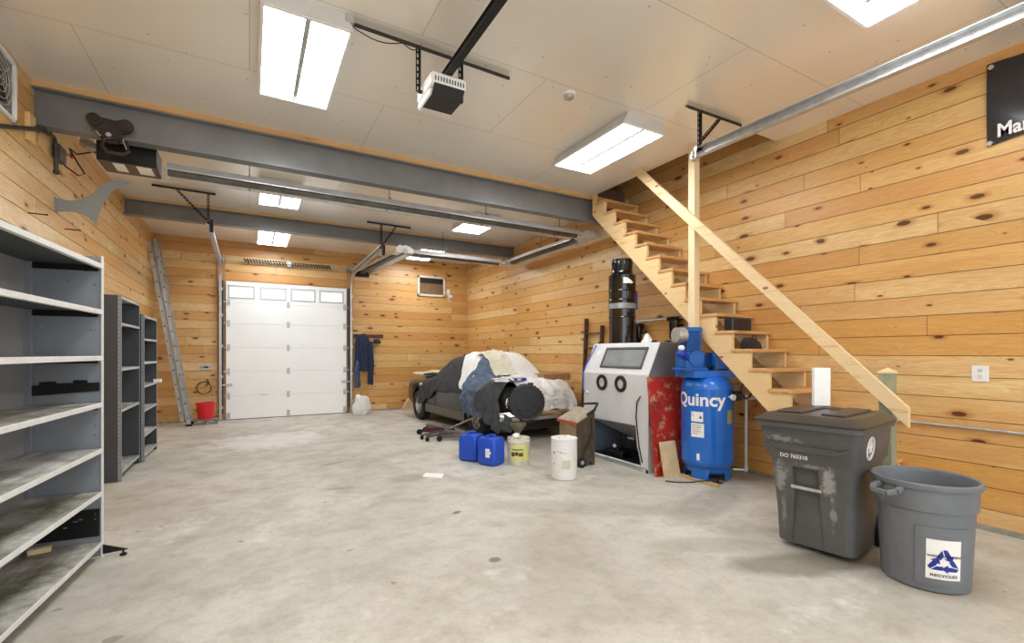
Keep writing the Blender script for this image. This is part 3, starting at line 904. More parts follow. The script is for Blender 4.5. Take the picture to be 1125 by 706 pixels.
# reading direction on the right wall runs toward -y
xform(mb, frame((XR-.034, 1.335, 3.385), (0, -1, 0), (0, 0, 1))); t.part('lettering', mb, paper, label='white letters')
for y, z in ((1.47, 4.0), (1.48, 3.35)):
    mb = MB(); mb.cyl((XR-.035, y, z), (XR-.018, y, z), .02, seg=16); t.part('grommet', mb, chrome)

t = Thing('wall_outlet', 'white outlet plate on the pine right wall', 'outlet', (XR, 1.545, 1.365), world=True)
mb = MB(); mb.box(XR-.01, 1.49, 1.295, XR-.0005, 1.60, 1.435, .003); pl = t.part('plate', mb, white_plastic)
mb = MB()
for z in (1.338, 1.392): mb.box(XR-.013, 1.53, z-.016, XR-.009, 1.56, z+.016, .004)
t.part('socket', mb, mat('socket_grey', 'cfcfcd', .5))
mb = MB(); mb.cyl((XR-.022, 2.9, .885), (XR-.022, -1.5, .872), .012, seg=12)
for y in (1.0, 2.2): mb.box(XR-.036, y-.01, .868, XR-.001, y+.01, .902, .003)
single('wall_conduit', mb, galv, 'thin galvanised conduit running along the right wall behind the grey bins', 'conduit', (XR-.02, .7, .88))

# ------------------------------------------------------------------ left wall fittings
t = Thing('wall_fan', 'white framed exhaust fan high on the left wall at the picture edge', 'fan', (XL, 5.38, 3.5), world=True)
mb = MB(); y0, y1, z0, z1 = 5.08, 5.67, 3.54, 4.07; x0, x1 = XL+.0, XL+.03
for a in ((y0, z0, y1, z0+.035), (y0, z1-.035, y1, z1), (y0, z0, y0+.035, z1), (y1-.035, z0, y1, z1)): mb.box(x0, a[0], a[1], x1, a[2], a[3], .004)
t.part('frame', mb, white_paint)
mb = MB(); mb.box(XL+.001, y0+.03, z0+.03, XL+.006, y1-.03, z1-.03); t.part('back_plate', mb, mat('grimy_mesh', '8d8d84', .6, .3, .35, 25))
mb = MB(); c_ = ((y0+y1)/2, (z0+z1)/2)
for r in (.06, .11, .16, .21): mb.torus((XL+.022, c_[0], c_[1]), r, .004, 'x')
for k in range(8): mb.bar((XL+.022, c_[0], c_[1]), (XL+.022, c_[0]+.22*math.cos(k*PI/4), c_[1]+.22*math.sin(k*PI/4)), .005, .005)
t.part('grille', mb, galv)
for k in range(4):
    mb = MB(); a = k*PI/2+.4
    mb.obox((XL+.013, c_[0]+.1*math.cos(a), c_[1]+.1*math.sin(a)), (.006, .17, .09), Matrix.Rotation(a, 3, 'X') @ Matrix.Rotation(.15, 3, 'Y')); t.part('fan_blade', mb, dark_iron)

mb = MB(); mb.box(XL+.001, 5.90, 3.50, XL+.04, 6.04, 3.76, .003)
single('mounting_block', mb, lumber('block_wood', 2, 'e8c68e', 'cf9f62'), 'small upright pine block holding the black pipe on the left wall', 'wood block', (XL+.02, 5.96, 3.48))
mb = MB(); mb.prism([(6.21, 3.56), (6.21, 4.0), (7.15, 4.0), (7.3, 3.75), (6.95, 3.50)], 'yz', XL+.001, XL+.02)
single('mounting_board', mb, lumber('board_wood', 1, 'e4c088', 'c99a60'), 'pale pine mounting board on the left wall under the nearer beam', 'board', (XL+.01, 6.5, 3.3))
mb = MB(); xx = XL+.06
mb.tube([(xx, 4.6, 3.12), (xx, 5.2, 3.34), (xx, 6.0, 3.645), (xx, 6.3, 3.735), (xx, 6.42, 3.745), (xx, 6.48, 3.69), (xx, 6.49, 3.39)], .02, 12)
for p in ((xx, 6.0, 3.645), (xx, 6.28, 3.73), (xx, 6.49, 3.58), (xx, 6.49, 3.41)): mb.sphere(p, .029, 12)
single('gas_pipe', mb, mat('black_pipe', '4a4743', .4, .5, .2, 20), 'black gas pipe along the left wall turning down at a threaded elbow', 'pipe', (xx, 5.9, 3.4))
mb = MB(); mb.box(XL+.021, 6.52, 3.56, XL+.08, 6.72, 3.72, .006)
single('junction_box', mb, mat('box_brown', '5f4f49', .5, .2), 'small dark square junction box on the pale mounting board', 'junction box', (XL+.05, 6.6, 3.56))
t = Thing('gas_valve', 'small gas valve with a red knob beside the dark junction box', 'valve', (XL+.05, 6.72, 3.5), world=True)
mb = MB(); mb.cyl((XL+.02, 6.86, 3.72), (XL+.08, 6.86, 3.72), .018, seg=12); t.part('body', mb, galv)
mb = MB(); mb.cyl((XL+.08, 6.86, 3.72), (XL+.10, 6.86, 3.72), .032, seg=8); t.part('knob', mb, mat('valve_red', 'c0392b', .4), label='red knob')

# sheet-metal whale tail
tm = mat('tail_grey', '8e9391', .5, .1, .06, 3)
def bez(p0, p1, p2, n=10):
    return [((1-k/n)**2*p0[0]+2*(1-k/n)*k/n*p1[0]+(k/n)**2*p2[0], (1-k/n)**2*p0[1]+2*(1-k/n)*k/n*p1[1]+(k/n)**2*p2[1]) for k in range(n+1)]
out = [(-1.79, 3.055), (-1.79, 3.18)]
out += bez((-1.66, 3.18), (-1.56, 3.20), (-1.48, 3.30), 6)
out += bez((-1.48, 3.30), (-1.36, 3.50), (-1.15, 3.47), 10)[1:]
out += bez((-1.15, 3.47), (-1.42, 3.36), (-1.46, 2.93), 12)[1:]
out += bez((-1.46, 2.93), (-1.52, 3.055), (-1.66, 3.06), 8)[1:]
t = Thing('whale_tail_bracket', 'flat grey sheet metal whale tail sticking out of the left wall', 'metal fin', (XL, 6.68, 3.1), world=True)
mb = MB(); mb.prism(out, 'xz', 6.676, 6.686); t.part('tail', mb, tm)
mb = MB(); mb.box(XL+.0005, 6.66, 3.04, XL+.008, 6.76, 3.2, .002); mb.box(XL+.002, 6.686, 3.05, XL+.06, 6.69, 3.19); t.part('mounting_flange', mb, tm)
for (y, z), lab in (((5.99, 2.85), 'thin black peg sticking out of the left wall above the big shelving, the nearer one'), ((6.98, 2.93), 'thin black peg on the left wall directly below the whale tail')):
    mb = MB(); mb.cyl((XL-.01, y, z), (XL+.13, y, z-.0), .006, seg=8); mb.sphere((XL+.13, y, z), .009, 8)
    single('wall_peg', mb, black_metal, lab, 'peg', (XL, y, z))

# ------------------------------------------------------------------ back wall fittings
YF = YB
t = Thing('wall_vent', 'white framed wall vent with brown louvres on the back wall', 'vent', (4.47, YF, 3.1), world=True)
mb = MB(); x0, x1, z0, z1 = 4.06, 4.88, 3.13, 3.70
for a in ((x0, z0, x1, z0+.06), (x0, z1-.06, x1, z1), (x0, z0, x0+.06, z1), (x1-.06, z0, x1, z1)): mb.box(a[0], YF-.045, a[1], a[2], YF-.001, a[3], .004)
t.part('frame', mb, mat('vent_frame', 'dcd6c8', .5))
mb = MB(); mb.box(x0+.05, YF-.012, z0+.05, x1-.05, YF-.002, z1-.05); t.part('back_plate', mb, mat('vent_dark', '17120e', .7))
mb = MB()
for k in range(15): mb.box(x0+.07+k*.046, YF-.03, z0+.07, x0+.07+k*.046+.034, YF-.014, z0+.36, .002)
t.part('louvre', mb, mat('vent_louvre', '8a6a48', .6))
t = Thing('thermostat', 'small white thermostat just right of the wall vent', 'thermostat', (5.0, YF, 3.1), world=True)
mb = MB(); mb.box(4.93, YF-.04, 3.22, 5.02, YF-.001, 3.36, .006); t.part('body', mb, white_plastic)
mb = MB(); mb.box(4.99, YF-.07, 3.12, 5.08, YF-.001, 3.2, .01); mb.tube([(4.97, YF-.02, 3.22), (4.97, YF-.03, 3.1), (5.03, YF-.04, 3.0)], .008, 6); t.part('sensor', mb, white_plastic)
t = Thing('coat_rack', 'dark wooden coat rack board with hooks on the back wall right of the garage door', 'coat rack', (2.72, YF, 2.0), world=True)
mb = MB(); mb.box(2.31, YF-.025, 1.94, 3.12, YF-.001, 2.03, .005); t.part('board', mb, brown_wood)
for x in (2.40, 2.62, 2.84, 3.04):
    mb = MB(); mb.tube([(x, YF-.025, 1.98), (x, YF-.07, 1.97), (x, YF-.09, 2.0), (x, YF-.09, 2.03)], .007, 8); t.part('hook', mb, black_metal)
# jackets
navy = mat('navy_cloth', '1f2a48', .8, 0, .3, 14, .4)
def garment(name, x0, x1, z0, z1, seed, m, label, taper=.75, th=.07, yoff=0.):
    mb = MB(); xc = (x0+x1)/2; W = (x1-x0)/2; n = 28; rings = []
    for i in range(n+1):
        f = i/n; z = z1+(z0-z1)*f; ww = W*(.28+.72*min(1, f*5)**.7)*(1-(1-taper)*0*f); tt = th*(.4+.6*min(1, f*4))
        ring = []
        for k in range(36):
            a = 2*PI*k/36; fold = 1+.16*math.sin(a*7+seed+f*2.)*min(1, f*3)
            ring.append((xc+ww*math.cos(a)+.012*math.sin(f*9+seed), YF-.10-yoff+tt*math.sin(a)*fold*.9, z+.02*math.sin(a*3+seed)*f))
        rings.append(ring)
    mb.loft(rings); return mb
t = Thing('work_jacket', 'navy work jacket hanging from the coat rack with sleeves hanging down', 'jacket', (2.55, YF-.1, 1.0), world=True)
t.part('body', garment('b', 2.40, 2.74, 1.08, 2.04, 1., navy, ''), navy)
t.part('sleeve', garment('s', 2.70, 2.84, .72, 1.85, 3., navy, '', th=.05, yoff=.03), navy)
t = Thing('work_overalls', 'blue work overalls hanging on the coat rack beside the garage door', 'overalls', (2.36, YF-.1, .8), world=True)
b2 = mat('worn_blue_cloth', '3f5679', .8, 0, .3, 14, .4)
t.part('body', garment('b', 2.36, 2.49, .68, 2.02, 5., b2, '', th=.055, yoff=.035), navy)
t.part('leg', garment('l', 2.35, 2.46, .66, 1.35, 7., b2, '', th=.05, yoff=.085), b2, label='faded blue leg')
mb = MB(); mb.lathe([(0, .10), (.06, .095), (.1, .05), (.105, 0), (.1, 0), (.0, .005)], (2.93, YF-.09, 1.80), 20)
mb.obox((2.93, YF-.17, 1.80), (.16, .1, .008), Matrix.Rotation(.3, 3, 'X'), .003)
mb.tube([(2.93, YF-.09, 1.90), (2.9, YF-.09, 1.95), (2.84, YF-.085, 2.0)], .006, 6)
single('baseball_cap', mb, mat('black_cap', '26262a', .8), 'dark cap hanging from a coat rack hook', 'cap', (2.93, YF-.09, 1.8))

blob('sack', (2.43, 11.95, .001), (.2, .14, .32), mat('white_sack', 'e6e6e3', .55, 0, .08, 12, .4), 'crumpled white plastic sack standing on the floor under the hanging jacket', 'sack', 2, .3)
t = Thing('wheel_chock', 'wedge shaped white and brown block at the foot of the back wall', 'wedge', (3.75, YF-.15, 0), world=True)
mb = MB(); mb.prism([(3.58, 0), (3.90, 0), (3.90, .30), (3.76, .30)], 'xz', YF-.24, YF-.06); t.part('wedge', mb, tan_board)
mb = MB(); mb.box(3.90, YF-.28, 0, 3.97, YF-.04, .32, .004); t.part('side_board', mb, white_paint)
mb = MB(); mb.box(3.925, YF-.284, .05, 3.945, YF-.279, .26); t.part('slot', mb, black_plastic)

t = Thing('wall_sign_plate', 'small grey metal plate on the back wall above the red bucket', 'plate', (-.85, YF, 1.2), world=True)
mb = MB(); mb.box(-.96, YF-.02, 1.16, -.75, YF-.001, 1.29, .004); t.part('plate', mb, alum)
mb = MB(); mb.cyl((-.93, YF-.024, 1.22), (-.93, YF-.019, 1.22), .012, seg=10); mb.cyl((-.78, YF-.024, 1.22), (-.78, YF-.019, 1.22), .012, seg=10); mb.box(-.9, YF-.023, 1.2, -.81, YF-.019, 1.24); t.part('socket', mb, dark_iron)
t = Thing('cable_loop', 'coiled dark cable loop hanging on the back wall above the red bucket', 'cable', (-.9, YF-.03, .7), world=True)
mb = MB(); mb.torus((-.9, YF-.03, .76), .14, .006, 'y'); mb.torus((-.885, YF-.04, .75), .13, .005, 'y'); t.part('coil', mb, dark_iron)
mb = MB(); mb.tube([(-.84, YF-.001, .9), (-.84, YF-.06, .9), (-.84, YF-.07, .93)], .006, 6); mb.tube([(-.84, YF-.05, .94), (-.80, YF-.06, .9), (-.81, YF-.05, .84), (-.87, YF-.05, .80)], .012, 8); t.part('hook_end', mb, black_plastic)

t = Thing('red_bucket', 'red plastic bucket standing on a grey concrete block by the garage door', 'bucket', (-.82, 12.02, .125))
mb = MB(); mb.lathe([(0, 0), (.145, 0), (.15, .01), (.172, .30), (.185, .30), (.188, .345), (.172, .345), (.168, .30), (.145, .02), (0, .02)], seg=32); t.part('body', mb, mat('red_plastic', 'd8202a', .35, 0, .05))
mb = MB(); mb.tube([(.185*math.cos(a), .185*math.sin(a)*.6-.05, .33+.03*math.sin(a)) for a in [PI*k/12 for k in range(13)]], .003, 6); t.part('handle', mb, galv)
t = Thing('concrete_block', 'grey concrete block under the red bucket', 'block', (-.80, 12.0, 0), rotz=.12)
mb = MB(); mb.box(-.20, -.10, 0, .20, .10, .125, .006)
o = t.part('block', mb, mat('grey_block', '8c8c88', .85, 0, .15, 20, .4))
mb = MB(); mb.box(-.16, -.12, .03, -.03, .12, .10); mb.box(.03, -.12, .03, .16, .12, .10); cut(o, mb)

# ------------------------------------------------------------------ aluminium extension ladder (leans on the left wall)
t = Thing('extension_ladder', 'tall aluminium extension ladder leaning on the left wall in the back corner', 'ladder', (-1.17, 12.1, 0), world=True)
def ladder_section(off, y0, y1, s0, s1):
    A = Vector((-1.10, 0, 0)); B = Vector((-1.69, 0, 3.93)); d_ = (B-A).normalized(); nrm = Vector((d_.z, 0, -d_.x))
    P = lambda s_, y: A+d_*s_+nrm*off+Vector((0, y, 0))
    for y in (y0, y1):
        mb = MB(); mb.bar(P(s0, y)+nrm*.026, P(s1, y)+nrm*.026, .028, .010, up=nrm); mb.bar(P(s0, y)-nrm*.026, P(s1, y)-nrm*.026, .028, .010, up=nrm); mb.bar(P(s0, y), P(s1, y), .005, .05, up=nrm); t.part('rail', mb, alum)
    k = s0+.18
    while k < s1-.1:
        mb = MB(); mb.cyl(P(k, y0-.016), P(k, y1+.016), .017, seg=10); t.part('rung', mb, alum)
        mb = MB(); c_ = P(k, y0-.014); mb.cyl(c_, c_-Vector((0, .004, 0)), .014, seg=10); t.part('rung_cap', mb, rubber); k += .305
    return P
P = ladder_section(0., 11.85, 12.27, 0., 3.93)
P2 = ladder_section(-.105, 11.88, 12.24, .12, 3.88)
for y in (11.85, 12.27):
    mb = MB(); p = P(.0, y); mb.box(p.x-.05, y-.025, 0, p.x+.05, y+.025, .05, .006); t.part('foot', mb, rubber)
# ------------------------------------------------------------------ shelving
side_m = mat('shelf_side_grey', '8f949b', .45, .15, .1, 2.)
edge_m = mat('shelf_white_edge', 'dfdfdc', .4, .1, .04, 8)
q = NT('worn_shelf_top'); v = q.coords()
c = q.ramp(q.noise(v, 2.2, 6, .7), [(.38, lin('75705f')), (.5, lin('b5b2a8')), (.62, lin('dcdad3'))])
mp = q.n('ShaderNodeMapping'); mp.inputs['Scale'].default_value = (14, 1.5, 1); q.l(v, mp.inputs['Vector'])
c = q.mix(q.maprange(q.noise(mp.outputs[0], 1.3, 4, .6), .5, .75, 0., .6), c, lin('70695c'))
q.l(c, q.b.inputs['Base Color']); q.b.inputs['Roughness'].default_value = .5; q.b.inputs['Metallic'].default_value = .1
worn = q.m
und = mat('shelf_underside_shade', '4e5052', .5, .2, .1, 5)  # dark plate colour carries the shade below each shelf
# local frame: y along the front (far end at y=0, running toward the viewer as -y), x into the unit as -x
A0 = Vector((-.965, 4.60, 0)); SR = -.094
t = Thing('metal_shelving', 'large pale grey metal shelving unit with seven worn shelves in the left foreground', 'shelving', A0, SR)
SL, SD = 1.85, .43
mb = MB(); mb.box(-SD, -.004, 0.01, 0, 0, 2.275); mb.box(-SD, -.05, 0.01, -SD+.004, 0, 2.275)
t.part('side_panel', mb, side_m)
mb = MB(); mb.box(-SD, -SL, 0.01, 0, -SL+.004, 2.275); t.part('side_panel', mb, side_m)
mb = MB(); mb.box(-SD-.004, -SL, .03, -SD, 0, 2.25); 
for z in (.3, .62, .95, 1.28, 1.62, 1.95): mb.box(-SD, -SL, z, -SD+.002, 0, z+.006)
t.part('back_panel', mb, mat('shelf_back', '9a9c9e', .5, .15, .1, 2.))
for y0 in (-.018, -SL):
    mb = MB(); mb.box(-.011, y0, 0, .002, y0+.02, 2.28, .002)
    for i in range(60):
        if y0 == -.018: pass
    t.part('post', mb, edge_m)
mb = MB(); mb.box(-SD, -.03, 0, -SD+.03, 0, 2.275, .002); t.part('post', mb, side_m)
for z in (2.216, 1.872, 1.524, 1.173, .828, .505, .125):
    mb = MB()
    mb.box(-SD+.005, -SL+.005, z-.008, -.004, -.02, z)
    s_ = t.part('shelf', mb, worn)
    mb = MB(); mb.box(-SD+.006, -SL+.006, z-.012, -.006, -.021, z-.0085); t.part('underside', mb, und, label='underside in painted shade', parent=s_)
    mb = MB(); mb.box(-.006, -SL+.02, z-.034, 0.0, -.019, z+.001, .002); mb.box(-.03, -SL+.02, z-.034, -.004, -.019, z-.031)
    for k in range(9): mb.box(.0, -.15-k*.2, z-.03, .0012, -.148-k*.2, z)
    t.part('front_lip', mb, edge_m, label='white front lip', parent=s_)
    if z > .2:
        mb = MB(); mb.box(-SD+.01, -.016, z-.055, -.03, -.005, z-.009)
        for x in (-.40, -.06): mb.cyl((x, -.022, z-.035), (x, -.015, z-.035), .008, seg=8)
        t.part('end_bracket', mb, black_metal, label='black end bracket')
mb = MB(); mb.prism([(-.42, 1.235), (-.02, 1.262), (-.02, 1.325), (-.09, 1.325), (-.09, 1.345), (-.17, 1.345), (-.17, 1.325), (-.27, 1.325), (-.27, 1.34), (-.36, 1.335), (-.36, 1.315), (-.42, 1.31)], 'xz', -.022, -.008)
for x, z in ((-.40, 1.26), (-.40, 1.295), (-.22, 1.27), (-.22, 1.31), (-.04, 1.275), (-.04, 1.31)): mb.cyl((x, -.026, z), (x, -.021, z), .006, seg=8)
t.part('black_bracket', mb, black_metal, label='black notched bracket plate')
mb = MB(); mb.prism([(-.42, .17), (-.02, .17), (-.02, .375), (-.3, .375), (-.42, .31)], 'xz', -.022, -.008); gus = t.part('gusset_plate', mb, black_metal, label='black drilled gusset plate')
mb = MB()
for x, z in ((-.39, .27), (-.37, .27), (-.39, .19), (-.22, .34), (-.21, .34), (-.22, .26), (-.21, .26), (-.13, .31), (-.12, .31), (-.04, .34), (-.04, .30)): mb.cyl((x, -.0245, z), (x, -.021, z), .006, seg=8)
mb.box(-.17, -.025, .295, -.14, -.021, .302); t.part('bolt_head', mb, chrome, parent=gus)
mb = MB()
for x, z in ((-.41, 2.12), (-.20, 2.08), (-.10, 2.16), (-.05, 2.06), (-.35, 1.74), (-.05, 1.72), (-.07, 1.72), (-.37, 1.06), (-.2, 1.07), (-.4, .98), (-.05, 1.08), (-.05, 1.0), (-.2, 1.44), (-.05, 1.45), (-.05, .93)):
    mb.cyl((x, -.0065, z), (x, -.0045, z), .006, seg=8)
t.part('bolt_hole', mb, chrome)
mb = MB(); mb.prism([(.002, .10), (.14, .048), (.15, .048), (.15, .040), (.002, .030)], 'xz', -.02, -.008); mb.cyl((.125, -.014, .0), (.125, -.014, .055), .007, seg=8); mb.cyl((.125, -.014, 0.), (.125, -.014, .014), .022, seg=14); t.part('outrigger_foot', mb, black_metal, label='black triangular outrigger foot')
single('wood_offcut', MB().box(-.06, -.03, 0, .06, .03, .035, .002), lumber('offcut', 0, 'e8d2a6', 'cbaa74'), 'short pale wood offcut on the bottom shelf of the large shelving', 'wood block', A0+Matrix.Rotation(SR, 3, 'Z') @ Vector((-.33, -.09, .126)), local=True, rotz=.2)

dk = mat('charcoal_shelving', '4c4e53', .45, .2, .08, 3.); dk2 = mat('charcoal_inner', '55575c', .5, .15, .1, 3.)
def dark_unit(x, y0, y1, h, zs, label):
    W = y1-y0; D = .42
    t = Thing('metal_shelving', label, 'shelving', (x, y0, 0), group='dark grey shelving units')
    for y in (0, W-.004):
        mb = MB(); mb.box(-D, y, .0, 0, y+.004, h); t.part('side_panel', mb, dk)
    mb = MB(); mb.box(-D-.003, 0, .03, -D, W, h-.01); t.part('back_panel', mb, dk2)
    for y in (0, W-.025):
        mb = MB(); mb.box(-.03, y-.002, 0, .003, y, h) if y == 0 else None
        mb.box(-.003, y, 0, .003, y+.025, h)
        n = int(h/.05)
        t.part('post', mb, mat('post_grey', '8d9094', .4, .3, .05))
        mb = MB()
        for i in range(n):
            z = .04+i*.05
            if y == 0: mb.box(-.018, -.0035, z, -.012, -.0018, z+.02)
            mb.box(.0028, y+.01, z, .0042, y+.016, z+.02)
        t.part('slot_row', mb, mat('slot_light', 'c0bdb5', .5))
    for z in zs+[h-.01]:
        mb = MB(); mb.box(-D+.004, .006, z-.006, -.004, W-.006, z); s_ = t.part('shelf', mb, worn)
        mb = MB(); mb.box(-.006, .02, z-.03, .001, W-.02, z+.001, .001); t.part('front_lip', mb, mat('lip_grey', 'b9bbbb', .4, .2, .04), parent=s_)
    return t
dark_unit(-1.345, 7.18, 8.27, 2.24, [.117, .86, 1.357, 1.91], 'charcoal metal shelving unit, taller one directly behind the large pale shelving')
dark_unit(-1.30, 8.29, 9.34, 2.09, [.09, .374, .735, 1.08, 1.413, 1.75], 'charcoal metal shelving unit, lower one nearest the ladder')
mb = MB(); mb.box(-.05, -.05, 0, .05, .05, .05, .004)
single('small_white_box', mb, white_paint, 'small white box at the front of a shelf in the farther charcoal shelving', 'box', (-1.27, 9.2, 1.081), local=True)

# ------------------------------------------------------------------ large wheeled trash cart
cart_m = NT('cart_grey'); q = cart_m; v = q.coords()
c = q.ramp(q.noise(v, 3., 4, .6), [(.3, lin('4b4c4d')), (.7, lin('5d5e60'))])
sx_ = q.sep(v)
n_ = q.noise(v, 14., 6, .8)
def patch(c, cy, cz, ry, rz, a):
    u_ = q.math('DIVIDE', q.math('SUBTRACT', sx_[0], cy), ry); w_ = q.math('DIVIDE', q.math('SUBTRACT', sx_[2], cz), rz)
    r_ = q.math('SQRT', q.math('ADD', q.math('MULTIPLY', u_, u_), q.math('MULTIPLY', w_, w_)))
    r_ = q.math('ADD', r_, q.math('MULTIPLY', q.math('SUBTRACT', n_, .5), 4.))
    return q.mix(q.maprange(r_, .5, 1., a, 0.), c, lin('b3b2ae'))
for pz in ((-.22, .57, .05, .14, .45), (.12, .58, .05, .10, .6), (-.16, .88, .12, .03, .45), (.14, .35, .025, .12, .4), (-.2, .3, .02, .15, .3), (.0, .68, .12, .02, .35)): c = patch(c, *pz)
q.l(c, q.b.inputs['Base Color']); q.b.inputs['Roughness'].default_value = .5
q.bump(q.noise(v, 220., 2, .5), .12, .002)
cart_m = q.m
# local frame: front faces -y, x across, y to the hinge side
def rrect(cx, cy, hx, hy, r, n=5):
    pts = []
    for (sx, sy, a0) in ((1, 1, 0), (-1, 1, PI/2), (-1, -1, PI), (1, -1, 3*PI/2)):
        for k in range(n+1):
            a = a0+k*PI/2/n; pts.append((cx+sx*(hx-r)+r*math.cos(a), cy+sy*(hy-r)+r*math.sin(a)))
    return pts
CARTX, CARTY, CARTR = 4.065, 2.03, -1.42
t = Thing('trash_cart', 'large dark grey wheeled trash cart with hinged lid below the stair', 'trash cart', (CARTX, CARTY, 0), CARTR)
def ring(hx, y0, y1, r, z): return [(x, y, z) for x, y in rrect(0, (y0+y1)/2, hx, (y1-y0)/2, r)]
mb = MB()
mb.loft([ring(.20, -.23, .20, .06, .02), ring(.265, -.295, .26, .07, .05), ring(.275, -.305, .28, .07, .3), ring(.295, -.34, .31, .06, .66),
         ring(.30, -.345, .315, .06, .70), ring(.325, -.385, .33, .06, .74), ring(.345, -.43, .34, .06, .95), ring(.345, -.435, .345, .06, .965),
         ring(.362, -.475, .365, .06, .975), ring(.368, -.48, .37, .06, 1.01)])
body = t.part('body', mb, cart_m, smooth=50)
bpy.context.view_layer.update()
# recess with grab bar in the front face
mb = MB(); mb.prism([(-.15, -.02), (.08, -.02), (.055, .45), (.05, .66), (-.13, .66), (-.12, .45)], 'xz', -.5, -.287); cut(body, mb)
body.data.set_sharp_from_angle(angle=math.radians(40))
mb = MB(); mb.prism([(-.15, .05), (.08, .05), (.055, .45), (.05, .66), (-.13, .66), (-.12, .45)], 'xz', -.286, -.27); t.part('recess_panel', mb, cart_m)
mb = MB(); mb.cyl((-.14, -.325, .50), (.07, -.325, .50), .014, seg=14); t.part('grab_bar', mb, galv, label='bare metal grab bar')
mb = MB(); mb.grid(lambda u, w_: (-.28+u*.5, -.398-.022*math.sin(PI*u)**.5*(1-abs(w_-.5)*2), .80+w_*.045+.03*math.cos(PI*(u-.5))*0), 20, 4, .004)
mb.prism([(-.27, .84), (-.21, .80), (.18, .80), (.26, .84), (.26, .855), (.18, .82), (-.21, .82), (-.27, .855)], 'xz', -.42, -.39)
t.part('grip_ledge', mb, cart_m)
mb = MB()
mb.loft([ring(.372, -.485, .375, .06, 1.012), ring(.375, -.49, .38, .06, 1.028), ring(.355, -.465, .37, .06, 1.04), ring(.31, -.40, .35, .06, 1.07), ring(.295, -.37, .34, .05, 1.075)])
lid_m = mat('cart_lid', '3a3734', .38, 0, .15, 6)
lid = t.part('lid', mb, lid_m, smooth=50)
mb = MB(); mb.box(-.26, -.30, 1.07, -.08, .30, 1.092, .01); mb.box(.06, -.32, 1.07, .22, .30, 1.092, .01); mb.box(-.08, .18, 1.07, .06, .30, 1.084, .006); t.part('lid_rib', mb, lid_m, parent=lid)
mb = MB(); mb.cyl((-.30, .44, 1.02), (.30, .44, 1.02), .018, seg=12); mb.box(-.3, .38, .96, -.26, .46, 1.03, .01); mb.box(.26, .38, .96, .3, .46, 1.03, .01); t.part('rear_handle', mb, cart_m)
for x in (-.27, .27):
    mb = MB(); mb.lathe([(0, -.03), (.08, -.03), (.12, -.03), (.127, -.015), (.127, .015), (.12, .03), (.08, .03), (.07, .012), (0, .012)], (x, .30, .127), 28, Matrix.Rotation(PI/2, 3, 'Y')); t.part('wheel', mb, rubber)
mb = text_mb('DO 765310', .044, .0005, .0006, .92)
xform(mb, frame((-.10, -.3915, .735), (1, 0, 0), (0, -.21, .98)))
t.part('serial_number', mb, paper, label='white stencilled number')
# round seal on the side
sd = MB(); M = frame((.3395, -.20, .855), (0, 1, 0), (.095, 0, 1))
mb = MB(); mb.torus((0, 0, 0), .085, .0035, 'z', 40, 6); mb.torus((0, 0, 0), .060, .002, 'z', 36, 6)
mb.prism([(.05*math.cos(a)*(1 if i % 2 else .5), .05*math.sin(a)*(1 if i % 2 else .5)-.0) for i, a in enumerate([PI/2+PI*k/7 for k in range(14)])], 'xy', -.001, .001)
mb.prism([(-.052, .01), (0, .058), (.052, .01), (.04, .01), (0, .04), (-.04, .01)], 'xy', 0, .0015)
for k in range(26):
    a = 2*PI*k/26; mb.obox((.072*math.cos(a), .072*math.sin(a), 0), (.007, .013 if k % 3 else .006, .002), Matrix.Rotation(a+PI/2*(k % 2), 3, 'Z'))
xform(mb, M); t.part('round_seal', mb, paper, label='white round seal')

mb = MB(); mb.box(-.066, -.02, 0, .066, .02, .325, .002)
CR = Matrix.Rotation(CARTR, 3, 'Z')
single('white_carton', mb, paper, 'upright blank white carton standing on the lid of the large trash cart', 'carton', Vector((CARTX, CARTY, 0))+CR @ Vector((-.13, .26, 1.0925)), local=True, rotz=-.62)

# ------------------------------------------------------------------ round recycling bin
bin_m = mat('bin_grey', '6f747a', .5, 0, .08, 6, .1)
BX, BY = 4.04, 1.40
t = Thing('recycling_bin', 'round grey plastic recycling bin without lid beside the large trash cart', 'recycling bin', (BX, BY, 0), 0)
mb = MB()
mb.lathe([(0, .0), (.215, .0), (.235, .012), (.252, .40), (.258, .52), (.272, .525), (.277, .66), (.292, .665), (.298, .68), (.296, .70), (.284, .706), (.272, .70), (.262, .67), (.228, .03), (0, .03)], seg=56)
body = t.part('body', mb, bin_m)
def refine(mb, L=.02):
    if getattr(mb, 'fine', False): return
    bmesh.ops.triangulate(mb.bm, faces=mb.bm.faces)
    for _ in range(4):
        es = [e for e in mb.bm.edges if e.calc_length() > L]
        if not es: break
        bmesh.ops.subdivide_edges(mb.bm, edges=es, cuts=1)
        bmesh.ops.triangulate(mb.bm, faces=mb.bm.faces)
def cylpt(a, z, r): return Vector((r*math.cos(a), r*math.sin(a), z))
def rad(z): return .235+(z-.012)*(.252-.235)/.388
def wrap(mb, a0, dr=0.):
    """x metres around, y height -> the bin wall"""
    refine(mb)
    for v_ in mb.bm.verts:
        z = v_.co.y; r = rad(z)+.0025+dr+v_.co.z
        a = a0+v_.co.x/rad(z)
        v_.co = Vector((r*math.cos(a), r*math.sin(a), z))
    return mb
AL = math.atan2(-.62, -.785)+.62   # label direction
def curved_rect(x0, x1, y0, y1, th=.0008, n=14):
    mb = MB(); mb.grid(lambda u, w_: (x0+(x1-x0)*u, y0+(y1-y0)*w_, th), n, 3, th); mb.fine = True; return mb
AL = -2.42
t.part('raised_panel', wrap(curved_rect(-.14, .14, .055, .43, .004), AL, .001), bin_m)
lab = t.part('label', wrap(curved_rect(-.088, .088, .10, .355, .001), AL, .006), paper, label='white recycling label')
blue = mat('label_blue', '1d2f9c', .5)
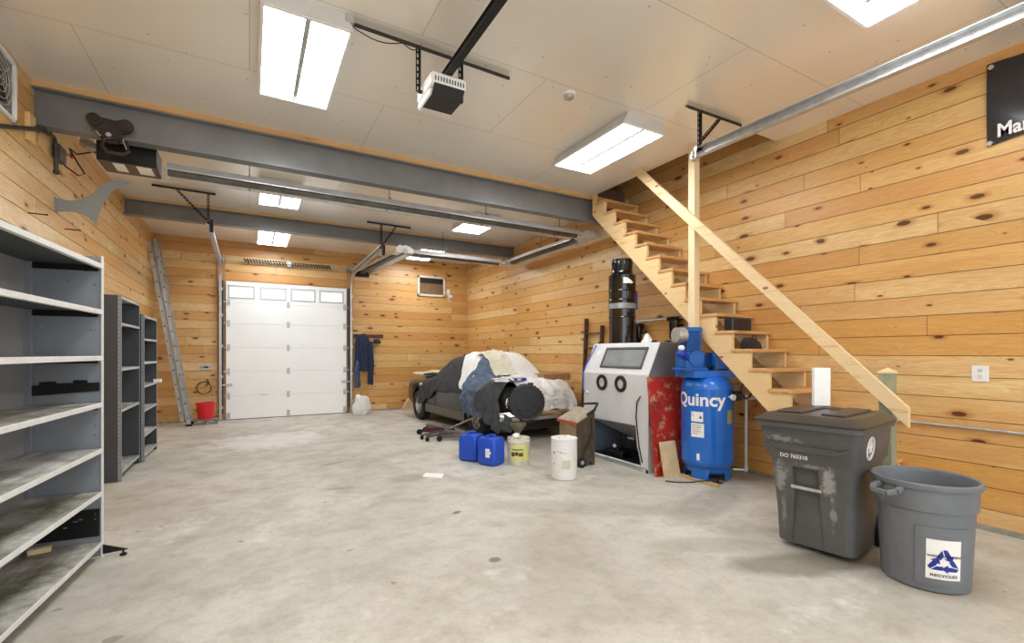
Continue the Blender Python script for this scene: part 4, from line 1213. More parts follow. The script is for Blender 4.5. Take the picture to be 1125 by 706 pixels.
def arrows():
    mb = MB()
    for k in range(3):
        Rm = Matrix.Rotation(-k*2*PI/3, 3, 'Z')
        for poly in ([(-.040, .031), (-.012, .080), (-.003, .046), (-.017, .017)],
                     [(-.007, .084), (.014, .084), (.036, .043), (.012, .029), (.002, .047)],
                     [(.047, .050), (.000, .023), (.041, .006)]):
            pp = [Rm @ Vector((x, y, 0)) for x, y in poly]
            mb.prism([(p.x, p.y) for p in pp], 'xy', 0, .0008)
    return mb
mb = arrows(); bmesh.ops.translate(mb.bm, verts=mb.bm.verts, vec=(0, .210, 0)); t.part('recycling_arrows', wrap(mb, AL, .0072), blue, parent=lab)
for s_, yy, sz in (('WEST GOSHEN', .244, .0205), ('RECYCLES', .118, .025)):
    mb = text_mb(s_, sz, .0003, .0004, 1.18); bmesh.ops.translate(mb.bm, verts=mb.bm.verts, vec=(0, yy, .001)); t.part('lettering', wrap(mb, AL, .0105), mat('label_navy', '0a0c1c', .5), parent=lab)
for a in (PI-.34, -.34):
    mb = MB(); r0 = .292
    pts = [cylpt(a-.26, .655, r0-.01), cylpt(a-.25, .635, r0+.04), cylpt(a-.13, .62, r0+.075), cylpt(a+.13, .62, r0+.075), cylpt(a+.25, .635, r0+.04), cylpt(a+.26, .655, r0-.01)]
    for p_, q_ in zip(pts, pts[1:]): mb.bar(p_, q_, .034, .030, bev=.004)
    t.part('handle', mb, bin_m)

# ------------------------------------------------------------------ pails and jugs
def jug(loc, rot, label):
    t = Thing('jerrycan', label, 'jug', loc, rot, group='blue jugs')
    m = mat('blue_plastic', '1a4fc4', .35, 0, .06, 5)
    mb = MB(); R_ = lambda hx, hy, r, z: [(x, y, z) for x, y in rrect(0, 0, hx, hy, r)]
    mb.loft([R_(.11, .12, .05, 0), R_(.135, .145, .05, .02), R_(.14, .15, .05, .06), R_(.14, .15, .05, .33), R_(.125, .135, .05, .37), R_(.08, .09, .04, .378)])
    t.part('body', mb, m, smooth=50)
    mb = MB(); mb.tube([(-.09, .02, .372), (-.085, .02, .40), (.02, .02, .402), (.05, .02, .375)], .016, 10); t.part('handle', mb, m)
    mb = MB(); mb.cyl((.07, .0, .37), (.07, 0, .405), .032, seg=18); t.part('cap', mb, m)
    return t
j = jug((2.93, 5.79, 0), .5, 'blue plastic jug with a torn white label, the nearer of the pair')
j2 = copy_tree(j.e, (2.80, 6.16, 0), .6, 'blue plastic jug partly hidden behind the other blue jug')
mb = MB(); mb.box(-.1415, -.07, .12, -.140, .0, .24); mb.box(-.1415, -.09, .17, -.140, -.02, .20); j.part('label', mb, paper, label='torn white label')

def label_wrap(mb, a0, r):
    refine(mb)
    for v_ in mb.bm.verts:
        a = a0+v_.co.x/r; rr_ = r+v_.co.z; z = v_.co.y
        v_.co = Vector((rr_*math.cos(a), rr_*math.sin(a), z))
    return mb
t = Thing('yellow_label_bucket', 'off-white pail with a yellow label standing in front of the covered car', 'bucket', (3.28, 5.63, 0))
mb = MB(); mb.lathe([(0, 0), (.142, 0), (.146, .008), (.152, .30), (.158, .305), (.158, .33), (.153, .335), (.153, .37), (.148, .372), (.145, .36), (.0, .355)], seg=36); t.part('body', mb, mat('pail_cream', 'dcd9c8', .5, 0, .12, 8))
aa = math.atan2(-.83, -.55)
lb = t.part('label', label_wrap(curved_rect(-.12, .17, .07, .28, .001), aa, .1525), mat('yellow_label', 'd9dd86', .5, 0, .06), label='yellow label')
mb = MB(); mb.box(-.09, .215, 0, .07, .228, .0012); mb.box(-.10, .13, 0, -.05, .185, .0012); mb.box(-.04, .14, 0, .0, .19, .0012); mb.box(.01, .13, 0, .07, .18, .0012); t.part('print', label_wrap(mb, aa, .154), mat('print_dark', '3c3526', .5), parent=lb)
mb = MB(); mb.box(-.10, .145, 0, .07, .165, .0016); t.part('print', label_wrap(mb, aa, .154), mat('print_red', '8a4a38', .5), parent=lb)
t2 = Thing('funnel', 'dull grey funnel standing in the top of the yellow-label pail', 'funnel', (3.31, 5.70, .36))
mb = MB(); mb.lathe([(.018, 0), (.02, .03), (.035, .06), (.105, .155), (.112, .155), (.112, .19), (.106, .19), (.104, .16), (.03, .064), (.014, .03), (.014, 0)], seg=28, closed=True); t2.part('cone', mb, mat('funnel_grey', '6f6a5c', .5, .3, .2))
blob('paper_towel', (3.22, 5.60, .372), (.06, .04, .04), paper, 'crumpled white paper scrap on the rim of the yellow-label pail', 'paper', 6, .5, sub=10)

t = Thing('white_drum', 'tall plain white plastic drum standing on the floor in front of the brown cabinet', 'drum', (3.40, 4.72, 0))
mb = MB(); mb.lathe([(0, 0), (.148, 0), (.158, .012), (.161, .06), (.161, .45), (.157, .47), (.163, .475), (.163, .497), (.156, .50), (.145, .495), (0, .49)], seg=44); t.part('body', mb, mat('drum_white', 'e6e8e6', .4, 0, .03))
mb = MB(); mb.cyl((.07, .02, .49), (.07, .02, .515), .028, seg=16); t.part('bung', mb, white_plastic)
mb = MB(); mb.cyl((-.07, .02, .49), (-.07, .02, .51), .02, seg=16); t.part('bung', mb, white_plastic)
aa = math.atan2(-.83, -.55)
mb = label_wrap(curved_rect(-.03, .07, .14, .25, .0008), aa, .1615); t.part('label', mb, mat('label_beige', 'd8d2c2', .6), label='faded beige label')
mb = MB(); mb.box(-.155, .32, 0, -.13, .345, .001); mb.box(-.155, .19, 0, -.135, .205, .001); t.part('print', label_wrap(mb, aa, .1618), mat('print_teal', '2f7f78', .5))
mb = MB(); mb.box(-.09, .345, 0, -.03, .352, .001); mb.box(-.06, .33, 0, .03, .337, .001); t.part('print', label_wrap(mb, aa, .1618), mat('print_grey', '9aa5a5', .5))

# brown wheeled cabinet
t = Thing('wheeled_cabinet', 'worn brown wheeled cabinet with sloping top between the white drum and the blasting cabinet', 'cabinet', (4.00, 5.25, 0), 0)
bw = mat('brown_painted_wood', '4f4334', .6, 0, .3, 9); tn = mat('tan_side', '94805f', .6, 0, .2, 8)
# low edge on the left (-x), high edge on the right
mb = MB(); mb.prism([(-.15, .05), (.15, .05), (.15, .74), (-.15, .60)], 'xz', -.21, .21); t.part('body', mb, bw)
mb = MB(); mb.box(-.156, -.19, .07, -.149, .19, .57); t.part('side_panel', mb, tn, label='tan side panel')
mb = MB(); mb.prism([(-.175, .592), (.165, .748), (.165, .765), (-.175, .609)], 'xz', -.225, .225); t.part('top', mb, mat('cabinet_top', 'a39680', .6, 0, .2, 8))
mb = MB(); mb.box(-.182, -.226, .575, -.174, .226, .612); t.part('front_edge', mb, mat('edge_orange', 'b5532e', .6), label='orange edge strip')
mb = MB(); mb.bar((.0, -.23, .70), (.12, -.23, .755), .014, .04); mb.bar((.12, -.23, .755), (.185, -.23, .85), .014, .03); mb.bar((.185, -.23, .85), (.185, .2, .80), .014, .03); t.part('black_trim', mb, black_plastic)
mb = MB(); mb.tube([(.08, -.22, .66), (.09, -.226, .45), (.02, -.226, .3), (-.05, -.226, .16), (-.09, -.222, .07)], .01, 8); t.part('bent_rod', mb, dark_iron)
for x, y in ((-.10, -.235), (-.10, .235)):
    mb = MB(); mb.lathe([(0, -.02), (.055, -.02), (.068, -.015), (.068, .015), (.055, .02), (0, .02)], (x, y, .068), 24, Matrix.Rotation(PI/2, 3, 'X')); w_ = t.part('wheel', mb, rubber)
    mb = MB(); mb.cyl((x, y-.024, .068), (x, y+.024, .068), .028, seg=16); t.part('hub', mb, galv, parent=w_)
for y in (-.18, .18):
    mb = MB(); mb.box(.10, y-.025, 0, .15, y+.025, .06); t.part('foot', mb, bw)

# ------------------------------------------------------------------ blasting cabinet
bc = mat('cabinet_enamel', 'dadbde', .4, .1, .04, 3); bcd = mat('cabinet_side_steel', '8f9092', .4, .4, .1, 3)
t = Thing('blasting_cabinet', 'pale grey sandblasting cabinet with sloped window and two arm holes', 'blasting cabinet', (4.9, 4.95, 0), world=True)
y0, y1 = 4.34, 5.66; xf, xb = 4.45, 5.25
prof = [(xf, .585), (xf, 1.255), (4.66, 1.685), (xb, 1.685), (xb, .585)]
mb = MB(); mb.prism(prof, 'xz', y0+.004, y1); body = t.part('body', mb, bc, smooth=0)
mb = MB()
for y in (4.85, 5.24):
    mb.cyl((xf-.1, y, 1.12), (xf+.14, y, 1.12), .088, seg=36)
cut(body, mb)
mb = MB(); mb.prism([(xf+.006, .60), (xf+.006, 1.25), (4.665, 1.68), (xb, 1.68), (xb, .60)], 'xz', y0-.002, y0+.004); t.part('side_panel', mb, bcd, smooth=0, label='bare steel side panel')
for y in (4.85, 5.24):
    mb = MB(); mb.lathe([(.068, -.02), (.10, -.024), (.114, -.012), (.114, .002), (.068, .002)], (xf-.002, y, 1.12), 36, Matrix.Rotation(PI/2, 3, 'Y'), closed=True); rg = t.part('arm_hole_ring', mb, rubber)
    mb = MB(); mb.lathe([(.08, 0), (.06, .03), (.035, .06), (0, .07)], (xf+.0, y, 1.12), 24, Matrix.Rotation(PI/2, 3, 'Y')); t.part('glove', mb, mat('glove_grey', 'a39e90', .7, 0, .3, 20), parent=rg)
sl = Vector((4.66-xf, 0, 1.685-1.255)); sn = sl.length; sd_ = sl.normalized(); nrm = Vector((-sd_.z, 0, sd_.x))
def SP(y, s, o=0.): return Vector((xf, y, 1.255))+sd_*s+nrm*o
M = frame(SP(0, 0), (0, -1, 0), sd_)   # x runs toward the viewer's right (-y)
def SM(mb): return xform(mb, M)
wy0, wy1, ws0, ws1 = -5.33, -4.50, .085, .405
mb = MB(); f = .032
mb.box(wy0, ws0, 0, wy1, ws0+f, .018, .004); mb.box(wy0, ws1-f, 0, wy1, ws1, .018, .004); mb.box(wy0, ws0, 0, wy0+f, ws1, .018, .004); mb.box(wy1-f, ws0, 0, wy1, ws1, .018, .004)
wf = t.part('window_frame', SM(mb), mat('dark_gasket', '4b4b4e', .5))
mb = MB(); mb.box(wy0+f, ws0+f, 0, wy1-f, ws1-f, .006); t.part('window_pane', SM(mb), mat('cabinet_glass', '8d9090', .12, 0, .12, 4), parent=wf)
mb = MB(); mb.box(-5.52, .28, .001, -5.44, .36, .004); t.part('notice_sticker', SM(mb), paper)
mb = MB(); mb.tube([SP(5.60, .45, .008), SP(5.66, .1, .01), (xf-.01, 5.66, 1.24), (xf-.012, 5.66, 1.0), (xf-.012, 5.62, .93), (xf-.012, 5.56, .97)], .008, 8); t.part('blue_hose', mb, mat('blue_hose', '3a62c8', .4), label='thin blue air hose')
mb = MB(); mb.cyl((xf-.03, 5.58, .95), (xf, 5.58, .95), .03, seg=14); t.part('foot_valve_fitting', mb, bc)
# legs, hopper, base
mb = MB(); mb.prism([(xf, .04), (xf, .60), (xf+.02, .60), (xf+.02, .04)], 'xz', y1-.05, y1); mb.box(xb-.04, y1-.04, 0, xb, y1, .6); mb.box(xb-.04, y0, 0, xb, y0+.04, .6); t.part('leg', mb, bcd)
mb = MB(); mb.prism([(4.34, .62), (4.565, .62), (4.545, .35), (4.44, .0), (4.34, .0)], 'yz', xf-.004, xf+.008); 
mb.box(xf-.004, y0-.002, .0, xf+.12, y0+.004, .62)
t.part('leg', mb, bc, label='pale front corner leg plate')
mb = MB(); mb.tube([(xf-.012, 4.47, .98), (xf-.012, 4.53, .9), (xf-.012, 4.55, .7), (xf-.012, 4.50, .35), (xf-.012, 4.44, .12)], .008, 8); t.part('black_hose', mb, rubber)
dkh = mat('hopper_steel', '9a9ca0', .5, .3, .15, 4)
mb = MB()
hb = [(4.80, 4.96, .34), (4.92, 4.96, .34), (4.92, 5.04, .34), (4.80, 5.04, .34)]
ht = [(xf+.03, y0+.03, .585), (xb-.02, y0+.03, .585), (xb-.02, y1-.03, .585), (xf+.03, y1-.03, .585)]
mb.loft([hb, ht]); t.part('hopper', mb, dkh, smooth=0)
mb = MB(); mb.box(4.76, 4.93, .30, 4.88, 5.06, .34, .01); t.part('hopper_outlet', mb, mat('outlet_pale', 'b9bab4', .5))
mb = MB(); mb.box(xf+.02, y1-.02, .03, xb, y1-.008, .585); mb.box(xb-.012, y0+.04, .03, xb, y1, .585); t.part('inner_panel', mb, mat('inner_blue_grey', '7d8a9e', .5, .2, .1, 3))
mb = MB(); mb.tube([(xf+.01, y0+.02, .055), (xf+.01, y1-.02, .055)], .02, 10); mb.box(xf, y0+.02, .0, xf+.04, y1-.02, .035); t.part('base_rail', mb, galv)
mb = MB(); mb.box(xf+.05, y0+.05, .01, xb, y1-.02, .03); t.part('base_tray', mb, dark_iron)
mb = MB(); mb.box(4.6, 5.0, .03, 4.8, 5.35, .14, .02); mb.cyl((4.62, 5.1, .14), (4.62, 5.1, .19), .03, seg=12); t.part('foot_pedal', mb, black_metal)
mb = MB(); mb.sphere((4.58, 5.12, .21), .028, 12); t.part('knob', mb, white_plastic)
for y in (y0+.02, y1-.04):
    mb = MB(); mb.cyl((xf+.0, y, 0), (xf+.0, y, .04), .02, seg=10); t.part('foot', mb, rubber)
mb = MB()
for y, x in ((5.60, 4.72), (4.5, 4.72), (4.42, 4.9)): mb.cyl((x, y, 1.685), (x, y, 1.715), .035, seg=14)
t.part('top_fitting', mb, dark_iron)
# dust collector drum stack
t = Thing('dust_collector', 'shiny black stacked dust collector canister standing on the blasting cabinet', 'dust collector', (4.98, 5.40, 1.686))
gl = mat('gloss_black', '121214', .12, 0, .05, 3, coat=.5)
mb = MB(); mb.lathe([(0, 0), (.20, 0), (.20, .54), (.0, .54)], seg=48); t.part('lower_canister', mb, gl)
mb = MB(); mb.lathe([(0, .60), (.205, .60), (.205, 1.03), (.175, 1.06), (0, 1.06)], seg=48); t.part('upper_canister', mb, gl)
mb = MB(); mb.lathe([(0, 1.06), (.158, 1.06), (.165, 1.08), (.158, 1.10), (.158, 1.25), (.166, 1.26), (.166, 1.28), (.15, 1.285), (0, 1.28)], seg=48); t.part('top_cap', mb, gl)
mb = MB()
for z in (.535, .555, .575, .595): mb.torus((0, 0, z), .205, .011, 'z', 48)
t.part('grey_clamp_ring', mb, mat('clamp_grey', '9fa0a0', .4, .3), label='grey clamp rings')
mb = MB()
for z in (.40, .66, .80): mb.torus((0, 0, z), .207, .008, 'z', 48)
t.part('band', mb, gl)
aa = math.atan2(-.87, -.5)+.25
t.part('label', label_wrap(MB().prism([(-.08, .90), (.06, .90), (.09, .915), (.02, .96), (-.02, .985), (-.08, .985)], 'xy', 0, .001), aa, .2055), paper)
mb = MB(); mb.obox((.188, -.107, .66), (.03, .075, .28), Matrix.Rotation(-.52, 3, 'Z'), .008); t.part('bracket', mb, mat('strap_blue', '1f3fae', .5), label='blue strap')

# red weathered sheet and tan offcut leaning on the cabinet
q = NT('peeling_red_board'); v = q.coords()
c = q.mix(q.maprange(q.noise(v, 7., 6, .75), .53, .62, 0., 1.), lin('b3261c'), lin('c6a071'))
c = q.mix(q.maprange(q.noise(v, 2.5, 3, .6), .4, .65, 0., .7), c, lin('7e1d16'))
q.l(c, q.b.inputs['Base Color']); q.b.inputs['Roughness'].default_value = .6
red_m = q.m
mb = MB(); mb.prism([(4.165, 0), (4.185, 0), (4.325, 1.235), (4.305, 1.235)], 'yz', 4.40, 5.14)
single('painted_board', mb, red_m, 'tall board with peeling red paint leaning on the end of the blasting cabinet', 'board', (4.75, 4.2, 0), smooth=0)
mb = MB(); mb.box(-.012, -.0, 0, .0, .0, .0) if False else mb.prism([(4.06, 0), (4.085, 0), (4.17, .43), (4.150, .43)], 'yz', 4.45, 4.72)
single('tan_offcut_board', mb, tan_board, 'small plain tan board leaning against the red board', 'board', (4.6, 4.12, 0), smooth=0)
t = Thing('floor_batten', 'flat wooden batten on the floor in front of the blue tank', 'wood strip', (4.70, 3.86, 0), 0)
mb = MB(); mb.bar((.03, .28, .014), (-.0, -.35, .014), .075, .026, bev=.002); t.part('strip', mb, lumber('batten', 1, 'c9a878', '9a7548'))
mb = MB(); mb.tube([(4.78, 3.62, .035), (4.66, 3.70, .034), (4.58, 3.78, .008), (4.42, 3.88, .007), (4.36, 3.98, .007)], .007, 8)
single('floor_cable', mb, rubber, 'short black cable curling on the floor by the blue tank', 'cable', (4.5, 3.8, 0))

# ------------------------------------------------------------------ air compressor
bl = mat('compressor_blue', '0c68cc', .28, 0, .05, 2, coat=.3); blk = mat('pump_blue', '1560b0', .4, 0, .12, 10)
CX, CY = 4.975, 3.875
t = Thing('air_compressor', 'tall blue upright air compressor tank with pump standing under the staircase', 'air compressor', (CX, CY, 0))
R_ = .305
mb = MB(); mb.lathe([(0, .10), (.12, .105), (.22, .125), (.28, .165), (R_, .22), (R_, .235), (R_+.002, .237), (R_+.002, .243), (R_, .245), (R_, 1.10), (R_+.002, 1.102), (R_+.002, 1.108), (R_, 1.11), (.295, 1.17), (.26, 1.23), (.2, 1.27), (.1, 1.29), (0, 1.295)], seg=64); tank = t.part('tank', mb, bl)
mb = MB(); mb.lathe([(.25, .0), (.262, .0), (.275, .02), (.262, .16), (.25, .16)], seg=48, closed=True); sk = t.part('base_ring', mb, bl)
mb = MB()
for k in range(4):
    a = PI/4+k*PI/2+.35; mb.obox((.26*math.cos(a), .26*math.sin(a), .03), (.2, .2, .14), Matrix.Rotation(a, 3, 'Z'))
cut(sk, mb)
mb = MB()
for k in range(3):
    a = -PI/2-.5+k*2.09; mb.box(.29*math.cos(a)-.045, .29*math.sin(a)-.045, 0, .29*math.cos(a)+.045, .29*math.sin(a)+.045, .012)
    mb.cyl((.3*math.cos(a), .3*math.sin(a), 0), (.3*math.cos(a), .3*math.sin(a), .045), .012, seg=8)
t.part('foot', mb, dark_iron)
TA = math.atan2(-.61, -.79)
def twrap(mb, a0, dr=.0015): 
    return label_wrap(mb, a0, R_+dr)
mb = text_mb('Quincy', .215, .0055, .0008, 1.02); bmesh.ops.translate(mb.bm, verts=mb.bm.verts, vec=(0, .915, 0)); t.part('lettering', twrap(mb, TA-.33), white_paint, label='white lettering')
for k, (x0, x1, z0, z1) in enumerate(((-.185, -.04, .72, .84), (-.185, -.03, .535, .70), (-.115, -.08, .26, .34))):
    t.part('label', label_wrap(curved_rect(x0, x1, z0, z1, .0008), TA, R_+.001), paper, label='white label')
mb = MB()
for (x0, x1, z) in ((-.17, -.06, .675), (-.17, -.06, .65), (-.17, -.08, .625), (-.17, -.06, .60), (-.17, -.1, .575), (-.175, -.15, .82), (-.175, -.15, .79)): mb.box(x0, z, 0, x1, z+.006, .001)
mb.prism([(-.09, .76), (-.05, .76), (-.07, .80)], 'xy', 0, .001)
t.part('label_print', label_wrap(mb, TA, R_+.0022), mat('print_ink', '55585e', .6))
t.part('data_plate', label_wrap(curved_rect(.255, .35, .70, .86, .001), TA, R_+.001), mat('brass_plate', 'b3a55a', .4, .4), label='brass data plate')
mb = MB(); a = TA+.93
mb.cyl((R_*math.cos(a), R_*math.sin(a), 1.02), ((R_+.05)*math.cos(a), (R_+.05)*math.sin(a), 1.02), .012, seg=10); mb.cyl(((R_+.04)*math.cos(a), (R_+.04)*math.sin(a), 1.02), ((R_+.07)*math.cos(a), (R_+.07)*math.sin(a), 1.02), .035, seg=18); t.part('pressure_gauge', mb, white_plastic)
# platform (lateral, long side facing viewer)
PR = Matrix.Rotation(-.30, 3, 'Z')
def loc(p): return PR @ Vector(p)
mb = MB(); mb.obox((0, 0, 1.325), (.62, .40, .012), PR); mb.obox(loc((0, -.2, 1.29)), (.62, .012, .085), PR); mb.obox(loc((0, .2, 1.29)), (.62, .012, .085), PR); mb.obox(loc((-.31, 0, 1.29)), (.012, .4, .085), PR)
for x in (-.15, .15): mb.obox(loc((x, 0, 1.26)), (.03, .3, .12), PR)
t.part('platform', mb, bl)
def TP(mb): return xform(mb, PR.to_4x4())
PM = Matrix.Translation((-.075, 0, 1.331)) @ Matrix.Diagonal((1.22, 1.15, 1.08, 1)) @ Matrix.Translation((0, 0, -1.331))
def TQ(mb): return TP(xform(mb, PM))
mb = MB(); mb.box(-.25, -.12, 1.331, -.03, .10, 1.55, .03, 3); mb.cyl((-.14, -.14, 1.47), (-.14, -.11, 1.47), .085, seg=28); mb.box(-.27, -.14, 1.331, -.01, .12, 1.36, .008); t.part('crankcase', TQ(mb), blk)
mb = MB()
for i in range(9): mb.box(-.235, -.11, 1.56+i*.022, -.055, .07, 1.57+i*.022, .003)
mb.box(-.215, -.09, 1.55, -.075, .05, 1.77); mb.box(-.235, -.11, 1.76, -.055, .07, 1.82, .012); t.part('cylinder_head', TQ(mb), blk)
mb = MB(); mb.cyl((-.33, -.06, 1.73), (-.235, -.06, 1.73), .085, seg=24); mb.cyl((-.335, -.06, 1.73), (-.33, -.06, 1.73), .06, seg=20); t.part('air_filter', TQ(mb), alum, label='silver air filter')
mb = MB(); mb.cyl((-.30, -.12, 1.52), (-.22, -.10, 1.48), .04, seg=16); mb.sphere(Vector((-.30, -.12, 1.52)), .05, 14); t.part('oil_filler', TQ(mb), mat('deep_blue', '1a35a8', .4))
mb = MB(); mb.sphere(Vector((-.31, -.14, 1.585)), .032, 12); t.part('white_knob', TQ(mb), white_plastic)
mb = MB(); mb.cyl((.02, .0, 1.45), (.26, .0, 1.45), .10, seg=26); mb.box(.04, -.08, 1.331, .24, .08, 1.37); t.part('motor', TP(mb), blk)
mb = MB(); mb.prism([(.15+.17*math.cos(a), 1.49+.15*math.sin(a)) for a in [PI*k/14-.0 for k in range(15)]]+[(-.02, 1.40), (.0, 1.35), (.30, 1.35), (.32, 1.42)], 'xz', -.17, -.13); t.part('belt_guard', TP(mb), bl)
mb = MB(); mb.tube([(-.05, -.05, 1.72), (.0, -.1, 1.68), (.0, -.16, 1.5), (-.0, -.2, 1.38), (.02, -.18, 1.3)], .012, 8); t.part('copper_pipe', TP(mb), blk)
mb = MB(); mb.cyl((.0, -.17, 1.331), (.0, -.17, 1.39), .03, seg=14); t.part('pressure_switch', TP(mb), black_plastic)

# plumbing beside the tank
t = Thing('air_piping', 'galvanised air pipe and valves standing beside the blue tank', 'pipe', (5.22, 3.52, 0), world=True)
mb = MB(); mb.tube([(5.20, 3.50, .12), (5.20, 3.50, .98), (5.20, 3.50, 1.05)], .018, 10); mb.tube([(5.20, 3.50, 1.0), (5.50, 3.40, 1.0)], .018, 10); mb.tube([(5.20, 3.5, .14), (5.10, 3.6, .14)], .014, 8); t.part('pipe', mb, galv)
mb = MB(); mb.torus((5.18, 3.48, 1.10), .10, .01, 'y'); mb.cyl((5.05, 3.56, 1.03), (5.12, 3.53, 1.03), .06, seg=18); t.part('valve_wheel', mb, dark_iron)
mb = MB(); mb.box(5.24, 3.40, 1.08, 5.37, 3.48, 1.22, .008); t.part('switch_box', mb, alum)
mb = MB(); 
for z in (.16, 1.0): mb.cyl((5.2, 3.5, z-.025), (5.2, 3.5, z+.025), .027, seg=10)
t.part('coupling', mb, galv)
mb = MB(); mb.tube([(XR-.05, 3.60, 1.15), (XR-.05, 3.55, .95), (XR-.06, 3.50, .78), (XR-.06, 3.56, .70), (XR-.06, 3.66, .72), (XR-.05, 3.66, .85), (XR-.04, 3.58, .92)], .012, 8)
single('orange_cord', mb, mat('orange_cord', 'c8673a', .5), 'orange cord looped on the wall between the tank and the large trash cart', 'cord', (XR-.05, 3.6, .7))
mb = MB(); mb.tube([(5.52, 5.62, 2.06), (5.52, 4.1, 2.06)], .014, 10); mb.tube([(5.52, 5.60, 2.06), (5.52, 5.60, 1.80)], .014, 8)
for y in (5.3, 4.6): mb.box(5.50, y-.015, 2.04, XR-.001, y+.015, 2.08)
single('wall_pipe', mb, galv, 'thin horizontal pipe on the right wall above the blasting cabinet', 'pipe', (5.52, 5, 2.06))
for k, (y, z, r, lab) in enumerate(((5.58, 1.86, .06, 'small black air line filter on the wall beside the black canister'), (4.85, 1.92, .075, 'larger black air line filter on the wall next to the blue pump'))):
    t = Thing('air_line_filter', lab, 'air filter', (5.50, y, z), world=True, group='wall air filters')
    mb = MB(); mb.lathe([(0, -.17), (r*.8, -.17), (r, -.14), (r, .10), (0, .10)], (5.50, y, z), 20); t.part('bowl', mb, gl)
    mb = MB(); mb.box(5.50-r, y-r*1.15, z+.10, 5.50+r, y+r*1.15, z+.16, .008); mb.cyl((5.50, y-.16, z+.03), (5.50, y-.0, z+.03), .018, seg=10); mb.box(5.52, y-.02, z, XR-.001, y+.02, z+.14); t.part('head', mb, black_metal)
mb = MB(); mb.lathe([(0, 0), (.085, 0), (.09, .015), (.03, .13), (.012, .14), (0, .14)], seg=24); single('white_cone', mb, white_plastic, 'small white cone-shaped lid on top of the blasting cabinet', 'cone', (5.05, 4.95, 1.6855), local=True)

# old wooden stepladder leaning beside the cabinet
t = Thing('wooden_ladder', 'old brown wooden ladder leaning on the right wall left of the blasting cabinet', 'ladder', (5.4, 6.8, 0), world=True)
def LP(s, y): return Vector((5.45+.10*s, y, 2.19*s))
for y in (6.98, 6.52):
    mb = MB(); mb.bar(LP(0, y), LP(1. if y > 6.7 else .93, y), .035, .08, up=(1, 0, 0)); t.part('rail', mb, brown_wood)
for k in range(7):
    mb = MB(); mb.bar(LP(.12+k*.125, 6.52), LP(.12+k*.125, 6.98), .06, .025); t.part('rung', mb, brown_wood)

# paper on the floor
mb = MB(); mb.prism([(1.88, 5.62), (1.98, 5.78), (2.17, 5.62), (2.07, 5.44)], 'xy', .0005, .003)
single('paper_sheet', mb, paper, 'white paper sheet lying flat on the concrete floor', 'paper', (2.02, 5.6, 0))
# ------------------------------------------------------------------ covered car
paint = mat('car_black', '23231f', .3, .1, .3, 3, coat=.4); glass_m = mat('car_window', '16181a', .1, 0, .1)
sill_m = mat('car_lower_grey', '5a5a50', .4, .2, .2, 4)
CARP = (4.52, 7.05, 0); CARR = .078
car = Thing('covered_car', 'black vintage car parked along the right wall, mostly covered by sheets and blankets', 'car', CARP, CARR)
ST = [0, .06, .3, .6, 1.0, 1.6, 2.2, 2.8, 3.2, 3.6, 4.0, 4.3, 4.5]
SW = [.70, .76, .81, .83, .84, .84, .84, .84, .83, .83, .81, .77, .68]
SZ = [.86, .92, .96, .97, .97, .96, .95, .94, .94, .93, .92, .90, .84]
SB = [.46, .38, .30, .24, .22, .22, .22, .22, .22, .24, .26, .32, .42]
def ip(xs, ys, s):
    if s <= xs[0]: return ys[0]
    for a, b, c_, e in zip(xs, xs[1:], ys, ys[1:]):
        if s <= b: return c_+(e-c_)*(s-a)/(b-a)
    return ys[-1]
def half(s):
    w_, z, b = ip(ST, SW, s), ip(ST, SZ, s), ip(ST, SB, s)
    return [(0, b), (w_-.14, b), (w_-.03, b+.07), (w_, .50), (w_*1.0, .66), (w_*.975, .80), (w_*.93, z-.05), (w_*.84, z-.005), (w_*.45, z+.015), (0, z+.02)]
rings = []
for i in range(46):
    s = 4.5*i/45; h_ = half(s)
    rings.append([(-x, s, z) for x, z in h_]+[(x, s, z) for x, z in h_[::-1][1:-1]])
mb = MB(); mb.loft(rings); body = car.part('body', mb, paint, smooth=50)
WS = (.82, 3.52)
mb = MB()
for s in WS:
    for sx in (-1, 1): mb.cyl((sx*.60, s, .36), (sx*1.0, s, .36), .40, seg=36)
cut(body, mb)
body.data.set_sharp_from_angle(angle=math.radians(40))
# greenhouse
CS = [.72, 1.0, 1.25, 1.6, 2.0, 2.35, 2.6, 3.1]; CZ = [.96, 1.28, 1.42, 1.46, 1.46, 1.42, 1.28, .95]
CW = [.70, .60, .56, .56, .56, .56, .60, .72]
rings = []
for i in range(30):
    s = .72+2.38*i/29; z = ip(CS, CZ, s); wr = ip(CS, CW, s); wb = .76
    hh = [(wb, .88), (wr+.06, max(.9, z-.14)), (wr, max(.905, z-.05)), (wr*.7, z), (0, z+.02)]
    rings.append([(-x, s, q_) for x, q_ in hh]+[(x, s, q_) for x, q_ in hh[::-1][1:]])
mb = MB(); mb.loft(rings); car.part('cabin', mb, glass_m, smooth=50)
for x_ in (-.8375, .8375):
    mb = MB(); mb.box(x_-.0075, 1.25, .24, x_+.0075, 3.1, .42, .006); car.part('sill', mb, sill_m, label='dull grey lower sill')
mb = MB()
for s in (1.35, 2.55): mb.box(-.846, s, .42, -.842, s+.008, .88)
car.part('door_gap', mb, rubber)
mb = MB(); mb.box(-.85, 3.28, .80, -.83, 3.42, .86, .004); car.part('side_marker', mb, white_plastic, label='white side marker')
